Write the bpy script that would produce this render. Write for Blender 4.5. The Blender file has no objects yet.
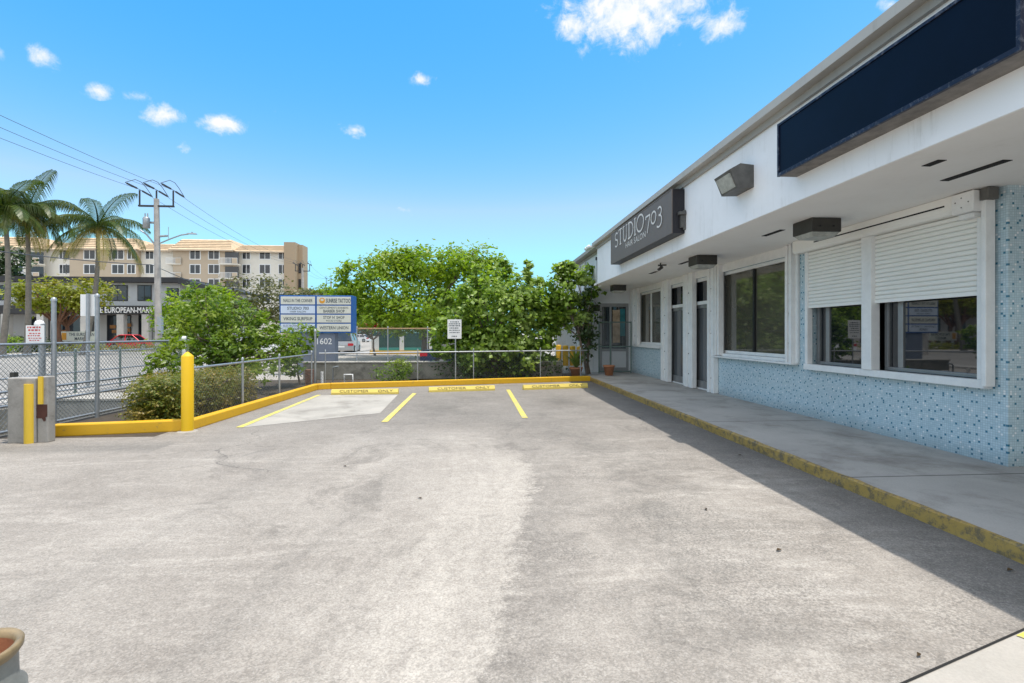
import bpy, math, random
from mathutils import Vector, Matrix
R = math.radians
random.seed(7)
scene = bpy.context.scene
COL = scene.collection

# ------------------------------------------------------------------ camera
F = 480.0; H = 1.6; TH = math.atan(34/480.0); HV = 333.5
cam_d = bpy.data.cameras.new('camera'); cam = bpy.data.objects.new('camera', cam_d); COL.objects.link(cam)
cam_d.sensor_width = 36; cam_d.lens = 36*F/1024; cam_d.clip_start = .05; cam_d.clip_end = 6000
cam_d.shift_y = -(341.5-HV)/1024
cam.location = (0, 0, H); cam.rotation_euler = (R(90), 0, -TH)
scene.camera = cam
CT, ST = math.cos(TH), math.sin(TH)

def W(u, v, Y):                     # the point of the place at depth Y seen towards (u, v)
    cx = (u-512)/F; k = Y/(CT-cx*ST)
    return Vector((k*(cx*CT+ST), Y, H+k*(HV-v)/F))
def G(u, v, z=0.0):                 # the point of the horizontal plane z
    cx = (u-512)/F; k = (z-H)/((HV-v)/F)
    return Vector((k*(cx*CT+ST), k*(CT-cx*ST), z))
def YX(u, X):                       # depth along the plane x = X
    cx = (u-512)/F
    return X*(CT-cx*ST)/(cx*CT+ST)

# ------------------------------------------------------------------ materials
def nodes_of(name):
    m = bpy.data.materials.new(name); m.use_nodes = True
    nt = m.node_tree; b = nt.nodes['Principled BSDF']
    return m, nt, b
def N(nt, t, **kw):
    n = nt.nodes.new(t)
    for k, v in kw.items():
        if k in n.inputs: n.inputs[k].default_value = v
        else: setattr(n, k, v)
    return n
def noise(nt, vec, scale, detail=4, rough=.6, dist=0):
    n = N(nt, 'ShaderNodeTexNoise'); n.inputs['Scale'].default_value = scale; n.inputs['Detail'].default_value = detail
    n.inputs['Roughness'].default_value = rough; n.inputs['Distortion'].default_value = dist
    nt.links.new(vec, n.inputs['Vector']); return n.outputs['Fac']
def ramp(nt, fac, a, b, ca=(0,0,0,1), cb=(1,1,1,1)):
    n = N(nt, 'ShaderNodeValToRGB'); e = n.color_ramp.elements
    e[0].position = a; e[1].position = b; e[0].color = ca; e[1].color = cb
    nt.links.new(fac, n.inputs['Fac']); return n.outputs['Color']
def mix(nt, fac, a, b, mode='MIX'):
    n = N(nt, 'ShaderNodeMix'); n.data_type = 'RGBA'; n.blend_type = mode
    for i, x in ((0, fac), (6, a), (7, b)):
        if isinstance(x, (int, float)): n.inputs[i].default_value = x
        elif isinstance(x, tuple): n.inputs[i].default_value = x if len(x) == 4 else x+(1,)
        else: nt.links.new(x, n.inputs[i])
    return n.outputs[2]
def math_(nt, op, a, b=None, c=None):
    n = N(nt, 'ShaderNodeMath'); n.operation = op
    for i, x in enumerate((a, b, c)):
        if x is None: continue
        if isinstance(x, (int, float)): n.inputs[i].default_value = x
        else: nt.links.new(x, n.inputs[i])
    return n.outputs[0]
def bump(nt, b, h, s, d=.01):
    n = N(nt, 'ShaderNodeBump'); n.inputs['Strength'].default_value = s; n.inputs['Distance'].default_value = d
    nt.links.new(h, n.inputs['Height']); nt.links.new(n.outputs[0], b.inputs['Normal'])
def pos(nt):
    return N(nt, 'ShaderNodeNewGeometry').outputs['Position']
def objc(nt):
    return N(nt, 'ShaderNodeTexCoord').outputs['Object']

def mat(name, col, rough=.6, var=.18, scale=3.0, bmp=.0, metal=0, spec=.4, dirt=0, dcol=(.08,.07,.06)):
    m, nt, b = nodes_of(name)
    v = objc(nt)
    c = mix(nt, ramp(nt, noise(nt, v, scale, 6, .65), .3, .7), tuple(x*(1-var) for x in col), tuple(min(1, x*(1+var*.6)) for x in col))
    if dirt:
        d = ramp(nt, noise(nt, v, scale*1.7, 8, .75, .6), .52, .75)
        c = mix(nt, math_(nt, 'MULTIPLY', d, dirt), c, dcol)
    nt.links.new(c, b.inputs['Base Color'])
    b.inputs['Roughness'].default_value = rough; b.inputs['Metallic'].default_value = metal
    b.inputs['Specular IOR Level'].default_value = spec
    if bmp: bump(nt, b, noise(nt, v, scale*14, 5, .7), bmp, .01)
    return m
def streaked(name, col, dcol, amt, rough=.6):          # paint with rain streaks running down
    m, nt, b = nodes_of(name); p = pos(nt)
    mp = N(nt, 'ShaderNodeMapping'); nt.links.new(p, mp.inputs['Vector']); mp.inputs['Scale'].default_value = (6, 6, .7)
    st = ramp(nt, noise(nt, mp.outputs[0], 1.6, 6, .7), .52, .78)
    bl = ramp(nt, noise(nt, p, 1.1, 5, .65), .42, .7)
    c = mix(nt, math_(nt, 'MULTIPLY', math_(nt, 'MULTIPLY', st, bl), amt), col, dcol)
    c = mix(nt, math_(nt, 'MULTIPLY', bl, .12), c, dcol)
    nt.links.new(c, b.inputs['Base Color']); b.inputs['Roughness'].default_value = rough
    bump(nt, b, noise(nt, p, 60, 4, .6), .12, .004)
    return m
def glass(name, col, ior=1.9, rough=.02):
    m, nt, b = nodes_of(name)
    v = objc(nt)
    c = mix(nt, noise(nt, v, .8, 3), tuple(x*.6 for x in col), tuple(x*1.4 for x in col))
    nt.links.new(c, b.inputs['Base Color'])
    b.inputs['Roughness'].default_value = rough; b.inputs['IOR'].default_value = ior
    bump(nt, b, noise(nt, v, .9, 1, .4), .006, .02)
    return m
def leafmat(name, c1, c2, c3, trans=.35, sc=.7):
    m, nt, b = nodes_of(name)
    p = pos(nt); g = N(nt, 'ShaderNodeNewGeometry')
    c = mix(nt, ramp(nt, g.outputs['Random Per Island'], .1, .9), c1, c2)
    c = mix(nt, math_(nt, 'MULTIPLY', ramp(nt, noise(nt, p, sc, 3), .48, .72), .75), c, c3)
    nt.links.new(c, b.inputs['Base Color']); b.inputs['Roughness'].default_value = .42; b.inputs['Specular IOR Level'].default_value = .45
    t = N(nt, 'ShaderNodeBsdfTranslucent')
    tc = mix(nt, 1.0, c, (1.25, 1.35, .5), 'MULTIPLY'); nt.links.new(tc, t.inputs['Color'])
    ms = N(nt, 'ShaderNodeMixShader'); ms.inputs[0].default_value = trans
    nt.links.new(b.outputs[0], ms.inputs[1]); nt.links.new(t.outputs[0], ms.inputs[2])
    nt.links.new(ms.outputs[0], nt.nodes['Material Output'].inputs['Surface'])
    return m

def concrete_lot():
    m, nt, b = nodes_of('worn_lot_concrete'); p = pos(nt)
    sp = N(nt, 'ShaderNodeSeparateXYZ'); nt.links.new(p, sp.inputs[0]); X, Y = sp.outputs[0], sp.outputs[1]
    def near(val, c0, w): return math_(nt, 'MAXIMUM', math_(nt, 'SUBTRACT', 1.0, math_(nt, 'MULTIPLY', math_(nt, 'ABSOLUTE', math_(nt, 'SUBTRACT', val, c0)), 1/w)), 0.0)
    def mul(*a):
        r = a[0]
        for q in a[1:]: r = math_(nt, 'MULTIPLY', r, q)
        return r
    wob = math_(nt, 'SUBTRACT', noise(nt, p, .7, 5, .6), .5)
    wob2 = math_(nt, 'SUBTRACT', noise(nt, p, 2.2, 6, .7), .5)
    c = mix(nt, ramp(nt, noise(nt, p, .28, 6, .62, .5), .38, .64), (.268,.241,.211), (.385,.352,.312))
    # scoured pale sweeps, as a hose or tyres leave them
    mp = N(nt, 'ShaderNodeMapping'); nt.links.new(p, mp.inputs['Vector']); mp.inputs['Scale'].default_value = (.5, 2.2, 1); mp.inputs['Rotation'].default_value = (0, 0, R(14))
    sw = ramp(nt, noise(nt, mp.outputs[0], .9, 8, .74, 1.6), .50, .66)
    c = mix(nt, mul(sw, .5), c, (.48,.44,.39))
    # dirt where cars stand, blotchy
    dk = ramp(nt, noise(nt, p, .62, 9, .80, 1.2), .53, .62)
    c = mix(nt, mul(dk, .45), c, (.135,.122,.108))
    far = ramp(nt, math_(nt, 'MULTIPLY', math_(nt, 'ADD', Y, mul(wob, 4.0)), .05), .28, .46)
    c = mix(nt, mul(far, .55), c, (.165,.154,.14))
    # bays: oil darkened middle of each stall
    for x0 in (-.6, 1.9):
        c = mix(nt, mul(near(math_(nt, 'ADD', X, mul(wob, .9)), x0, .9), near(math_(nt, 'ADD', Y, mul(wob, 2.0)), 10.8, 2.6), ramp(nt, noise(nt, p, 1.3, 7, .75), .38, .62), 1.0), c, (.15,.138,.122))
    # a curved wheel track: pale scoured concrete on its left, dark open grain on its right, a ragged edge between
    y5 = math_(nt, 'MAXIMUM', math_(nt, 'SUBTRACT', Y, 4.6), 0.0)
    xc = math_(nt, 'SUBTRACT', math_(nt, 'ADD', mul(math_(nt, 'SUBTRACT', Y, 2.2), .19), .05), mul(y5, y5, .11))
    dx = math_(nt, 'ADD', math_(nt, 'SUBTRACT', X, xc), math_(nt, 'ADD', mul(wob, .45), mul(wob2, .55)))
    nearY = math_(nt, 'SUBTRACT', 1.0, ramp(nt, math_(nt, 'MULTIPLY', Y, .1), .52, .78))
    cv = N(nt, 'ShaderNodeCombineXYZ'); nt.links.new(mul(dx, 5.5), cv.inputs[0]); nt.links.new(mul(Y, .55), cv.inputs[1])
    stk = ramp(nt, noise(nt, cv.outputs[0], 1.0, 7, .68, .6), .36, .62)
    gr_ = math_(nt, 'SUBTRACT', noise(nt, p, 11, 9, .85), .5)
    left = math_(nt, 'SUBTRACT', 1.0, ramp(nt, math_(nt, 'ADD', math_(nt, 'ADD', dx, mul(gr_, .8)), .5), .44, .56)); right = math_(nt, 'SUBTRACT', 1.0, left)
    fl = ramp(nt, math_(nt, 'ADD', dx, 1.5), .15, 1.0)
    c = mix(nt, mul(left, fl, nearY, math_(nt, 'ADD', mul(stk, .50), .04)), c, (.50,.46,.405))
    br = ramp(nt, noise(nt, p, 5.0, 10, .85, .6), .36, .58)
    fr_ = math_(nt, 'SUBTRACT', 1.0, ramp(nt, dx, .0, .55))
    c = mix(nt, mul(right, fr_, nearY, math_(nt, 'ADD', mul(br, .55), .06)), c, (.125,.115,.104))
    c = mix(nt, mul(near(dx, 1.15, .9), ramp(nt, noise(nt, p, 1.9, 9, .8, .8), .45, .60), .6), c, (.16,.15,.134))
    c = mix(nt, mul(near(dx, 2.0, 1.0), nearY, ramp(nt, noise(nt, mp.outputs[0], 2.1, 9, .78, 1.2), .46, .62), .5), c, (.50,.465,.42))
    # two fainter tyre arcs further left
    for q in (-1.55, -2.9):
        c = mix(nt, mul(near(dx, q, .28), nearY, stk, .45), c, (.19,.176,.158))
    # grime along the kerbs; shop side painted darker to deepen the roof shadow
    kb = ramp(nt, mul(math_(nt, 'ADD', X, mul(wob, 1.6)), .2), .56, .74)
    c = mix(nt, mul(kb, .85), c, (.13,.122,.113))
    lb = math_(nt, 'SUBTRACT', 1.0, ramp(nt, mul(math_(nt, 'ABSOLUTE', math_(nt, 'ADD', math_(nt, 'SUBTRACT', Y, 7.1), mul(wob, .5))), .5), .06, .2))
    c = mix(nt, mul(lb, math_(nt, 'LESS_THAN', X, -4.4), .55), c, (.16,.15,.135))
    # aggregate: fine grains, pale sand and dark stone
    vo = N(nt, 'ShaderNodeTexVoronoi'); vo.inputs['Scale'].default_value = 120; nt.links.new(p, vo.inputs['Vector'])
    vs = N(nt, 'ShaderNodeSeparateXYZ'); nt.links.new(vo.outputs['Color'], vs.inputs[0])
    c = mix(nt, 1.0, c, mix(nt, vs.outputs[0], (.80,.80,.80), (1.18,1.18,1.18)), 'MULTIPLY')
    f = noise(nt, p, 38, 8, .85); f2 = noise(nt, p, 9, 8, .8)
    c = mix(nt, 1.0, c, mix(nt, ramp(nt, f, .36, .62), (.90,.895,.89), (1.09,1.09,1.09)), 'MULTIPLY')
    c = mix(nt, 1.0, c, mix(nt, ramp(nt, f2, .38, .62), (.90,.895,.89), (1.08,1.08,1.08)), 'MULTIPLY')
    sk = ramp(nt, noise(nt, p, 48, 5, .7), .50, .56); sz = ramp(nt, noise(nt, p, .8, 7, .7, .5), .42, .58)
    c = mix(nt, mul(sk, sz, math_(nt, 'ADD', mul(right, .42), .12)), c, (.13,.12,.108))
    sk2 = ramp(nt, noise(nt, p, 65, 3, .6), .60, .66)
    c = mix(nt, mul(sk2, .22), c, (.60,.57,.53))
    # hairline cracks
    v2 = N(nt, 'ShaderNodeTexVoronoi'); v2.feature = 'DISTANCE_TO_EDGE'; v2.inputs['Scale'].default_value = .22
    wv = N(nt, 'ShaderNodeVectorMath'); wv.operation = 'ADD'
    nz = N(nt, 'ShaderNodeTexNoise'); nz.inputs['Scale'].default_value = .9; nz.inputs['Detail'].default_value = 8; nt.links.new(p, nz.inputs['Vector'])
    nt.links.new(p, wv.inputs[0]); nt.links.new(nz.outputs['Color'], wv.inputs[1]); nt.links.new(wv.outputs[0], v2.inputs['Vector'])
    ck = mul(math_(nt, 'LESS_THAN', v2.outputs['Distance'], .002), ramp(nt, noise(nt, p, .4, 3), .52, .6))
    c = mix(nt, mul(ck, .45), c, (.07,.065,.06))
    nt.links.new(c, b.inputs['Base Color']); b.inputs['Roughness'].default_value = .85; b.inputs['Specular IOR Level'].default_value = .25
    bump(nt, b, math_(nt, 'ADD', vo.outputs['Distance'], f), .3, .006)
    return m
def concrete(name, a, bb, dark, amt=.4, joint=0, agg=.12, sc=.8):
    m, nt, b = nodes_of(name); p = pos(nt)
    a, bb, dark = [(q[0]*1.03, q[1], q[2]*.95) for q in (a, bb, dark)]
    c = mix(nt, ramp(nt, noise(nt, p, sc, 6, .65, .3), .35, .68), a, bb)
    c = mix(nt, math_(nt, 'MULTIPLY', ramp(nt, noise(nt, p, sc*1.5, 9, .72, .25), .48, .70), amt), c, dark)
    f = noise(nt, p, 70, 4, .8)
    c = mix(nt, 1.0, c, mix(nt, f, (1-agg*2,)*3, (1+agg*2,)*3), 'MULTIPLY')
    if joint:
        s = N(nt, 'ShaderNodeSeparateXYZ'); nt.links.new(p, s.inputs[0])
        j = math_(nt, 'LESS_THAN', math_(nt, 'ABSOLUTE', math_(nt, 'SUBTRACT', math_(nt, 'FRACT', math_(nt, 'DIVIDE', s.outputs[1], joint)), .5)), .004)
        c = mix(nt, math_(nt, 'MULTIPLY', j, .7), c, (.05,.05,.05))
    nt.links.new(c, b.inputs['Base Color']); b.inputs['Roughness'].default_value = .85; b.inputs['Specular IOR Level'].default_value = .25
    bump(nt, b, f, .2, .006)
    return m
def worn_yellow(name, base, under, amt, sc=3.0, lo=.5):
    m, nt, b = nodes_of(name); p = pos(nt)
    c = mix(nt, noise(nt, p, 2.2, 5, .6), tuple(x*.8 for x in base), base)
    w = ramp(nt, noise(nt, p, sc*1.8, 10, .82, .15), lo, lo+.10)
    c = mix(nt, math_(nt, 'MULTIPLY', w, amt), c, under)
    nt.links.new(c, b.inputs['Base Color']); b.inputs['Roughness'].default_value = .55
    bump(nt, b, noise(nt, p, 40, 5, .7), .2, .005)
    return m
def mosaic():
    m, nt, b = nodes_of('blue_mosaic_tile'); p = pos(nt)
    s = N(nt, 'ShaderNodeSeparateXYZ'); nt.links.new(p, s.inputs[0])
    P = .027
    u = math_(nt, 'DIVIDE', math_(nt, 'ADD', s.outputs[0], s.outputs[1]), P); w = math_(nt, 'DIVIDE', s.outputs[2], P)
    cu, cw = math_(nt, 'FLOOR', u), math_(nt, 'FLOOR', w)
    cb = N(nt, 'ShaderNodeCombineXYZ'); nt.links.new(cu, cb.inputs[0]); nt.links.new(cw, cb.inputs[1])
    wn = N(nt, 'ShaderNodeTexWhiteNoise'); wn.noise_dimensions = '2D'; nt.links.new(cb.outputs[0], wn.inputs['Vector'])
    r = wn.outputs['Value']; sc = N(nt, 'ShaderNodeSeparateXYZ'); nt.links.new(wn.outputs['Color'], sc.inputs[0])
    c = mix(nt, sc.outputs[1], (.44,.585,.65), (.585,.70,.745))
    def scatter(n, ox, oz, seed):            # one accent tile at a random place of every n x n sheet
        a, d = math_(nt, 'ADD', cu, ox), math_(nt, 'ADD', cw, oz)
        cb_ = N(nt, 'ShaderNodeCombineXYZ'); nt.links.new(math_(nt, 'FLOOR', math_(nt, 'DIVIDE', math_(nt, 'ADD', a, .5), n)), cb_.inputs[0]); nt.links.new(math_(nt, 'FLOOR', math_(nt, 'DIVIDE', math_(nt, 'ADD', d, .5), n)), cb_.inputs[1]); cb_.inputs[2].default_value = seed
        w_ = N(nt, 'ShaderNodeTexWhiteNoise'); w_.noise_dimensions = '3D'; nt.links.new(cb_.outputs[0], w_.inputs['Vector'])
        q = N(nt, 'ShaderNodeSeparateXYZ'); nt.links.new(w_.outputs['Color'], q.inputs[0])
        ea = math_(nt, 'COMPARE', math_(nt, 'FLOORED_MODULO', a, n), math_(nt, 'FLOOR', math_(nt, 'MULTIPLY', q.outputs[0], n-.01)), .4)
        ed = math_(nt, 'COMPARE', math_(nt, 'FLOORED_MODULO', d, n), math_(nt, 'FLOOR', math_(nt, 'MULTIPLY', q.outputs[1], n-.01)), .4)
        return math_(nt, 'MULTIPLY', ea, ed)
    c = mix(nt, scatter(5.0, 0.0, 0.0, 3.3), c, (.80,.83,.84))
    c = mix(nt, scatter(4.0, 2.0, 1.0, 7.7), c, (.05,.20,.30))
    fu = math_(nt, 'ABSOLUTE', math_(nt, 'SUBTRACT', math_(nt, 'FRACT', u), .5)); fw = math_(nt, 'ABSOLUTE', math_(nt, 'SUBTRACT', math_(nt, 'FRACT', w), .5))
    g = math_(nt, 'GREATER_THAN', math_(nt, 'MAXIMUM', fu, fw), .43)
    c = mix(nt, g, c, (.36,.46,.51))
    low = math_(nt, 'SUBTRACT', 1.0, ramp(nt, math_(nt, 'ADD', s.outputs[2], math_(nt, 'MULTIPLY', noise(nt, p, 3.0, 6, .7), .25)), .24, .46))
    c = mix(nt, math_(nt, 'MULTIPLY', low, .4), c, (.16,.16,.15))
    d = ramp(nt, noise(nt, p, .7, 6, .7), .45, .75)
    c = mix(nt, math_(nt, 'MULTIPLY', d, .18), c, (.25,.25,.24))
    nt.links.new(c, b.inputs['Base Color']); b.inputs['Roughness'].default_value = .22
    bump(nt, b, math_(nt, 'SUBTRACT', 1.0, g), .3, .002)
    return m

M = {}
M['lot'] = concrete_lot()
M['ground'] = concrete('pale_pavement', (.30,.285,.265), (.42,.40,.375), (.2,.19,.18), .3, sc=.15)
M['street'] = concrete('sun_bleached_asphalt', (.27,.26,.25), (.36,.35,.335), (.18,.175,.17), .3, sc=.2)
M['walk'] = concrete('walk_concrete', (.37,.36,.35), (.47,.46,.445), (.19,.175,.16), .75, joint=3.1, sc=.7)
M['patch'] = concrete('new_concrete_patch', (.33,.32,.30), (.42,.405,.38), (.19,.18,.165), .8)
M['apron'] = concrete('apron_concrete', (.36,.345,.32), (.44,.42,.395), (.3,.29,.27), .35)
M['wallc'] = concrete('weathered_wall_concrete', (.24,.23,.205), (.36,.345,.31), (.07,.068,.06), .75, sc=1.6)
M['pillar'] = concrete('pillar_concrete', (.27,.265,.255), (.36,.35,.34), (.09,.085,.08), .5, sc=2.2)
M['head'] = concrete('headwall_concrete', (.36,.35,.33), (.46,.45,.42), (.12,.11,.1), .5, sc=1.5)
M['soil'] = mat('dark_mulch', (.07,.055,.04), .95, .4, 6, .5)
M['water'] = glass('canal_water', (.02,.035,.03), 1.33, .08)
M['yellow'] = worn_yellow('yellow_kerb_paint', (.76,.43,.012), (.17,.13,.09), .7, 5, .57)
M['yellow_worn'] = worn_yellow('worn_kerb_paint', (.44,.29,.075), (.12,.10,.07), .85, 5.0, .47)
M['yellow_line'] = worn_yellow('yellow_line_paint', (.74,.62,.12), (.36,.34,.29), .85, 5, .49)
M['yellow_stop'] = worn_yellow('yellow_wheel_stop_paint', (.80,.62,.14), (.45,.42,.33), .6, 6, .6)
M['bollard'] = worn_yellow('glossy_yellow_paint', (.83,.51,.004), (.40,.27,.06), .5, 4, .66)
M['stripe'] = worn_yellow('yellow_stripe_paint', (.78,.52,.04), (.35,.30,.2), .4, 6, .62)
M['rust'] = mat('rust_brown_primer', (.075,.028,.02), .8, .3, 6)
M['black'] = mat('black_paint', (.012,.012,.013), .5)
M['textgrey'] = mat('faded_dark_lettering', (.10,.09,.045), .7, .4, 20)
M['mosaic'] = mosaic()
M['fascia'] = streaked('white_stucco_fascia', (.87,.86,.86), (.40,.38,.34), .75, .8)
M['soffit'] = streaked('painted_soffit', (.92,.905,.87), (.60,.57,.52), .3, .8)
M['wall_white'] = streaked('painted_white_wall', (.72,.74,.76), (.45,.44,.42), .4, .8)
M['edge'] = streaked('aged_roof_edge', (.46,.44,.40), (.22,.21,.19), .7, .7)
M['edge2'] = streaked('aged_roof_drip', (.36,.345,.315), (.17,.16,.15), .7, .7)
M['frame'] = mat('white_aluminium_frame', (.82,.81,.79), .45, .08, 5, 0, 0, .4, .15, (.4,.38,.34))
M['shutter'] = mat('white_roller_shutter', (.88,.86,.81), .5, .02, 1, 0, 0, .4, .12, (.5,.47,.42))
M['shadowgap'] = mat('dark_slot', (.02,.019,.018), .9)
M['alu'] = mat('grey_aluminium', (.33,.33,.33), .4, .1, 5, 0, .6)
M['glass_dark'] = glass('dark_window_glass', (.009,.011,.014), 2.0)
M['glass_brown'] = glass('window_glass_over_blinds', (.085,.078,.06), 2.1, .05)
M['glass_door'] = glass('grey_door_glass', (.10,.105,.11), 1.7, .05)
M['glass_far'] = glass('far_window_glass', (.02,.026,.034), 1.6, .06)
M['bronze'] = mat('dark_bronze_housing', (.055,.052,.046), .5, .15, 6, .05, .3)
M['fixture'] = mat('weathered_bronze_fixture', (.13,.125,.115), .55, .3, 8, .1, .2)
M['lens'] = mat('cloudy_lens', (.42,.42,.38), .35, .3, 14)
M['signgrey'] = mat('taupe_sign_face', (.17,.14,.12), .6, .06, 2)
M['signedge'] = mat('dark_sign_edge', (.02,.018,.022), .45)
M['navy'] = mat('navy_sign_face', (.0012,.0045,.016), .45, .3, 1.4, 0, 0, .12)
M['navyedge'] = mat('navy_sign_trim', (.006,.009,.03), .5, .4, 9, 0, 0, .4, .6, (.3,.3,.32))
M['signunder'] = mat('grimy_sign_underside', (.22,.20,.18), .8, .4, 5)
M['letter'] = mat('pale_lettering', (.72,.66,.60), .5, .04)
M['white'] = mat('white_paint', (.80,.80,.79), .5, .06)
M['whitedirty'] = mat('chalky_white_paint', (.62,.62,.60), .7, .2, 6)
M['terracotta'] = mat('terracotta', (.40,.17,.085), .8, .2, 8, .2)
M['glaze'] = mat('grey_green_glaze', (.20,.21,.20), .4, .35, 9, .05)
M['glazerim'] = mat('cream_glaze_rim', (.27,.20,.11), .4, .4, 14)
M['galv'] = mat('galvanised_steel', (.36,.38,.40), .45, .15, 9, .05, .55)
M['galvgreen'] = mat('green_grey_steel', (.16,.22,.20), .5, .2, 9, .05, .4)
M['wire'] = mat('chain_link_wire', (.30,.32,.33), .5, .1, 3, 0, .5)
M['wire_dark'] = mat('dull_chain_link_wire', (.16,.17,.17), .7, .1, 3, 0, .2)
M['brownrail'] = mat('rusty_rail', (.36,.24,.13), .7, .3, 8)
M['blue'] = mat('blue_sign_cabinet', (.012,.10,.36), .4, .12, 3)
M['bluegrey'] = mat('blue_grey_pedestal', (.17,.20,.26), .7, .15, 2, .05)
M['panel'] = mat('cream_sign_panel', (.66,.66,.58), .5, .05)
M['panelblue'] = mat('pale_blue_sign_panel', (.60,.68,.80), .5, .05)
M['ink'] = mat('dark_sign_ink', (.06,.08,.10), .6)
M['inkred'] = mat('red_sign_ink', (.55,.06,.06), .6)
M['inkorange'] = mat('orange_emblem', (.75,.33,.03), .6)
M['wood'] = mat('weathered_pole_wood', (.42,.39,.36), .9, .25, 2.5, .3)
M['darkmetal'] = mat('dark_metal', (.05,.05,.055), .5, .2, 5, 0, .4)
M['cable'] = mat('black_cable', (.07,.075,.085), .6)
M['cream'] = streaked('cream_stucco', (.76,.72,.64), (.5,.47,.42), .35, .85)
M['tan'] = streaked('tan_stucco', (.52,.42,.31), (.33,.27,.2), .35, .85)
M['brownstucco'] = streaked('brown_stucco', (.40,.30,.20), (.3,.23,.17), .35, .85)
M['tileroof'] = mat('tan_roof_tile', (.66,.50,.33), .8, .2, 1.2, .3)
M['mk_wall'] = streaked('grey_white_market_wall', (.52,.52,.52), (.36,.35,.34), .35, .85)
M['mk_dark'] = mat('charcoal_band', (.035,.035,.038), .7, .2, 2)
M['mk_stone'] = mat('pale_column_stucco', (.55,.53,.50), .85, .12, 2)
M['mk_brown'] = mat('brown_shop_goods', (.36,.16,.05), .7, .5, 3)
M['redpaint'] = mat('red_car_paint', (.60,.02,.035), .25, .06, 2, 0, .1)
M['silverpaint'] = mat('silver_car_paint', (.36,.37,.38), .3, .06, 2, 0, .5)
M['whitepaint'] = mat('white_car_paint', (.76,.77,.78), .3, .04)
M['navypaint'] = mat('dark_blue_car_paint', (.015,.03,.07), .25, .1, 2, 0, .2)
M['tyre'] = mat('tyre_rubber', (.02,.02,.02), .85)
M['taillight'] = mat('red_tail_lens', (.50,.015,.03), .25)
M['teal'] = mat('teal_paint', (.03,.30,.30), .6, .15, 2)
M['tealdark'] = mat('dark_teal_screen', (.02,.085,.075), .7, .3, 2)
M['brick'] = mat('old_brick', (.24,.12,.08), .9, .4, 9, .4)
M['bark'] = mat('grey_brown_bark', (.17,.13,.10), .9, .3, 7, .5)
M['barkred'] = mat('reddish_bark', (.22,.11,.07), .9, .3, 7, .5)
M['palmbark'] = mat('palm_bark', (.21,.185,.155), .9, .25, 5, .5)
M['leaf_bright'] = leafmat('bright_leaf', (.13,.215,.012), (.25,.36,.02), (.32,.39,.025), .5, .35)
M['leaf_fig'] = leafmat('broad_leaf', (.12,.21,.025), (.27,.38,.06), (.44,.53,.18), .45, .9)
M['leaf_shrub'] = leafmat('shrub_leaf', (.09,.17,.015), (.20,.29,.03), (.32,.36,.04), .45, .9)
M['leaf_dark'] = leafmat('dark_leaf', (.02,.045,.012), (.05,.09,.02), (.07,.11,.03), .25, .9)
M['leaf_hedge'] = leafmat('hedge_leaf', (.09,.14,.015), (.22,.20,.03), (.38,.23,.05), .35, 1.6)
M['leaf_olive'] = leafmat('olive_leaf', (.07,.085,.025), (.13,.13,.045), (.17,.15,.06), .3, .4)
M['leaf_yellow'] = leafmat('yellow_green_leaf', (.17,.21,.015), (.28,.29,.025), (.27,.19,.03), .4, .4)
M['leaf_palm'] = leafmat('palm_leaflet', (.035,.075,.012), (.09,.125,.02), (.17,.17,.04), .3, .8)
M['leaf_palmdry'] = leafmat('dry_palm_leaflet', (.22,.20,.04), (.30,.24,.05), (.26,.18,.06), .35, .8)
M['flower'] = leafmat('red_bract', (.5,.015,.04), (.6,.03,.07), (.5,.02,.1), .3)
M['poster'] = mat('sun_faded_poster', (.50,.38,.26), .6, .5, 4)
M['poster_teal'] = mat('teal_poster', (.03,.20,.23), .6, .3, 4)
M['dryleaf'] = mat('dry_leaf', (.07,.045,.02), .8, .3, 9)

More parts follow.
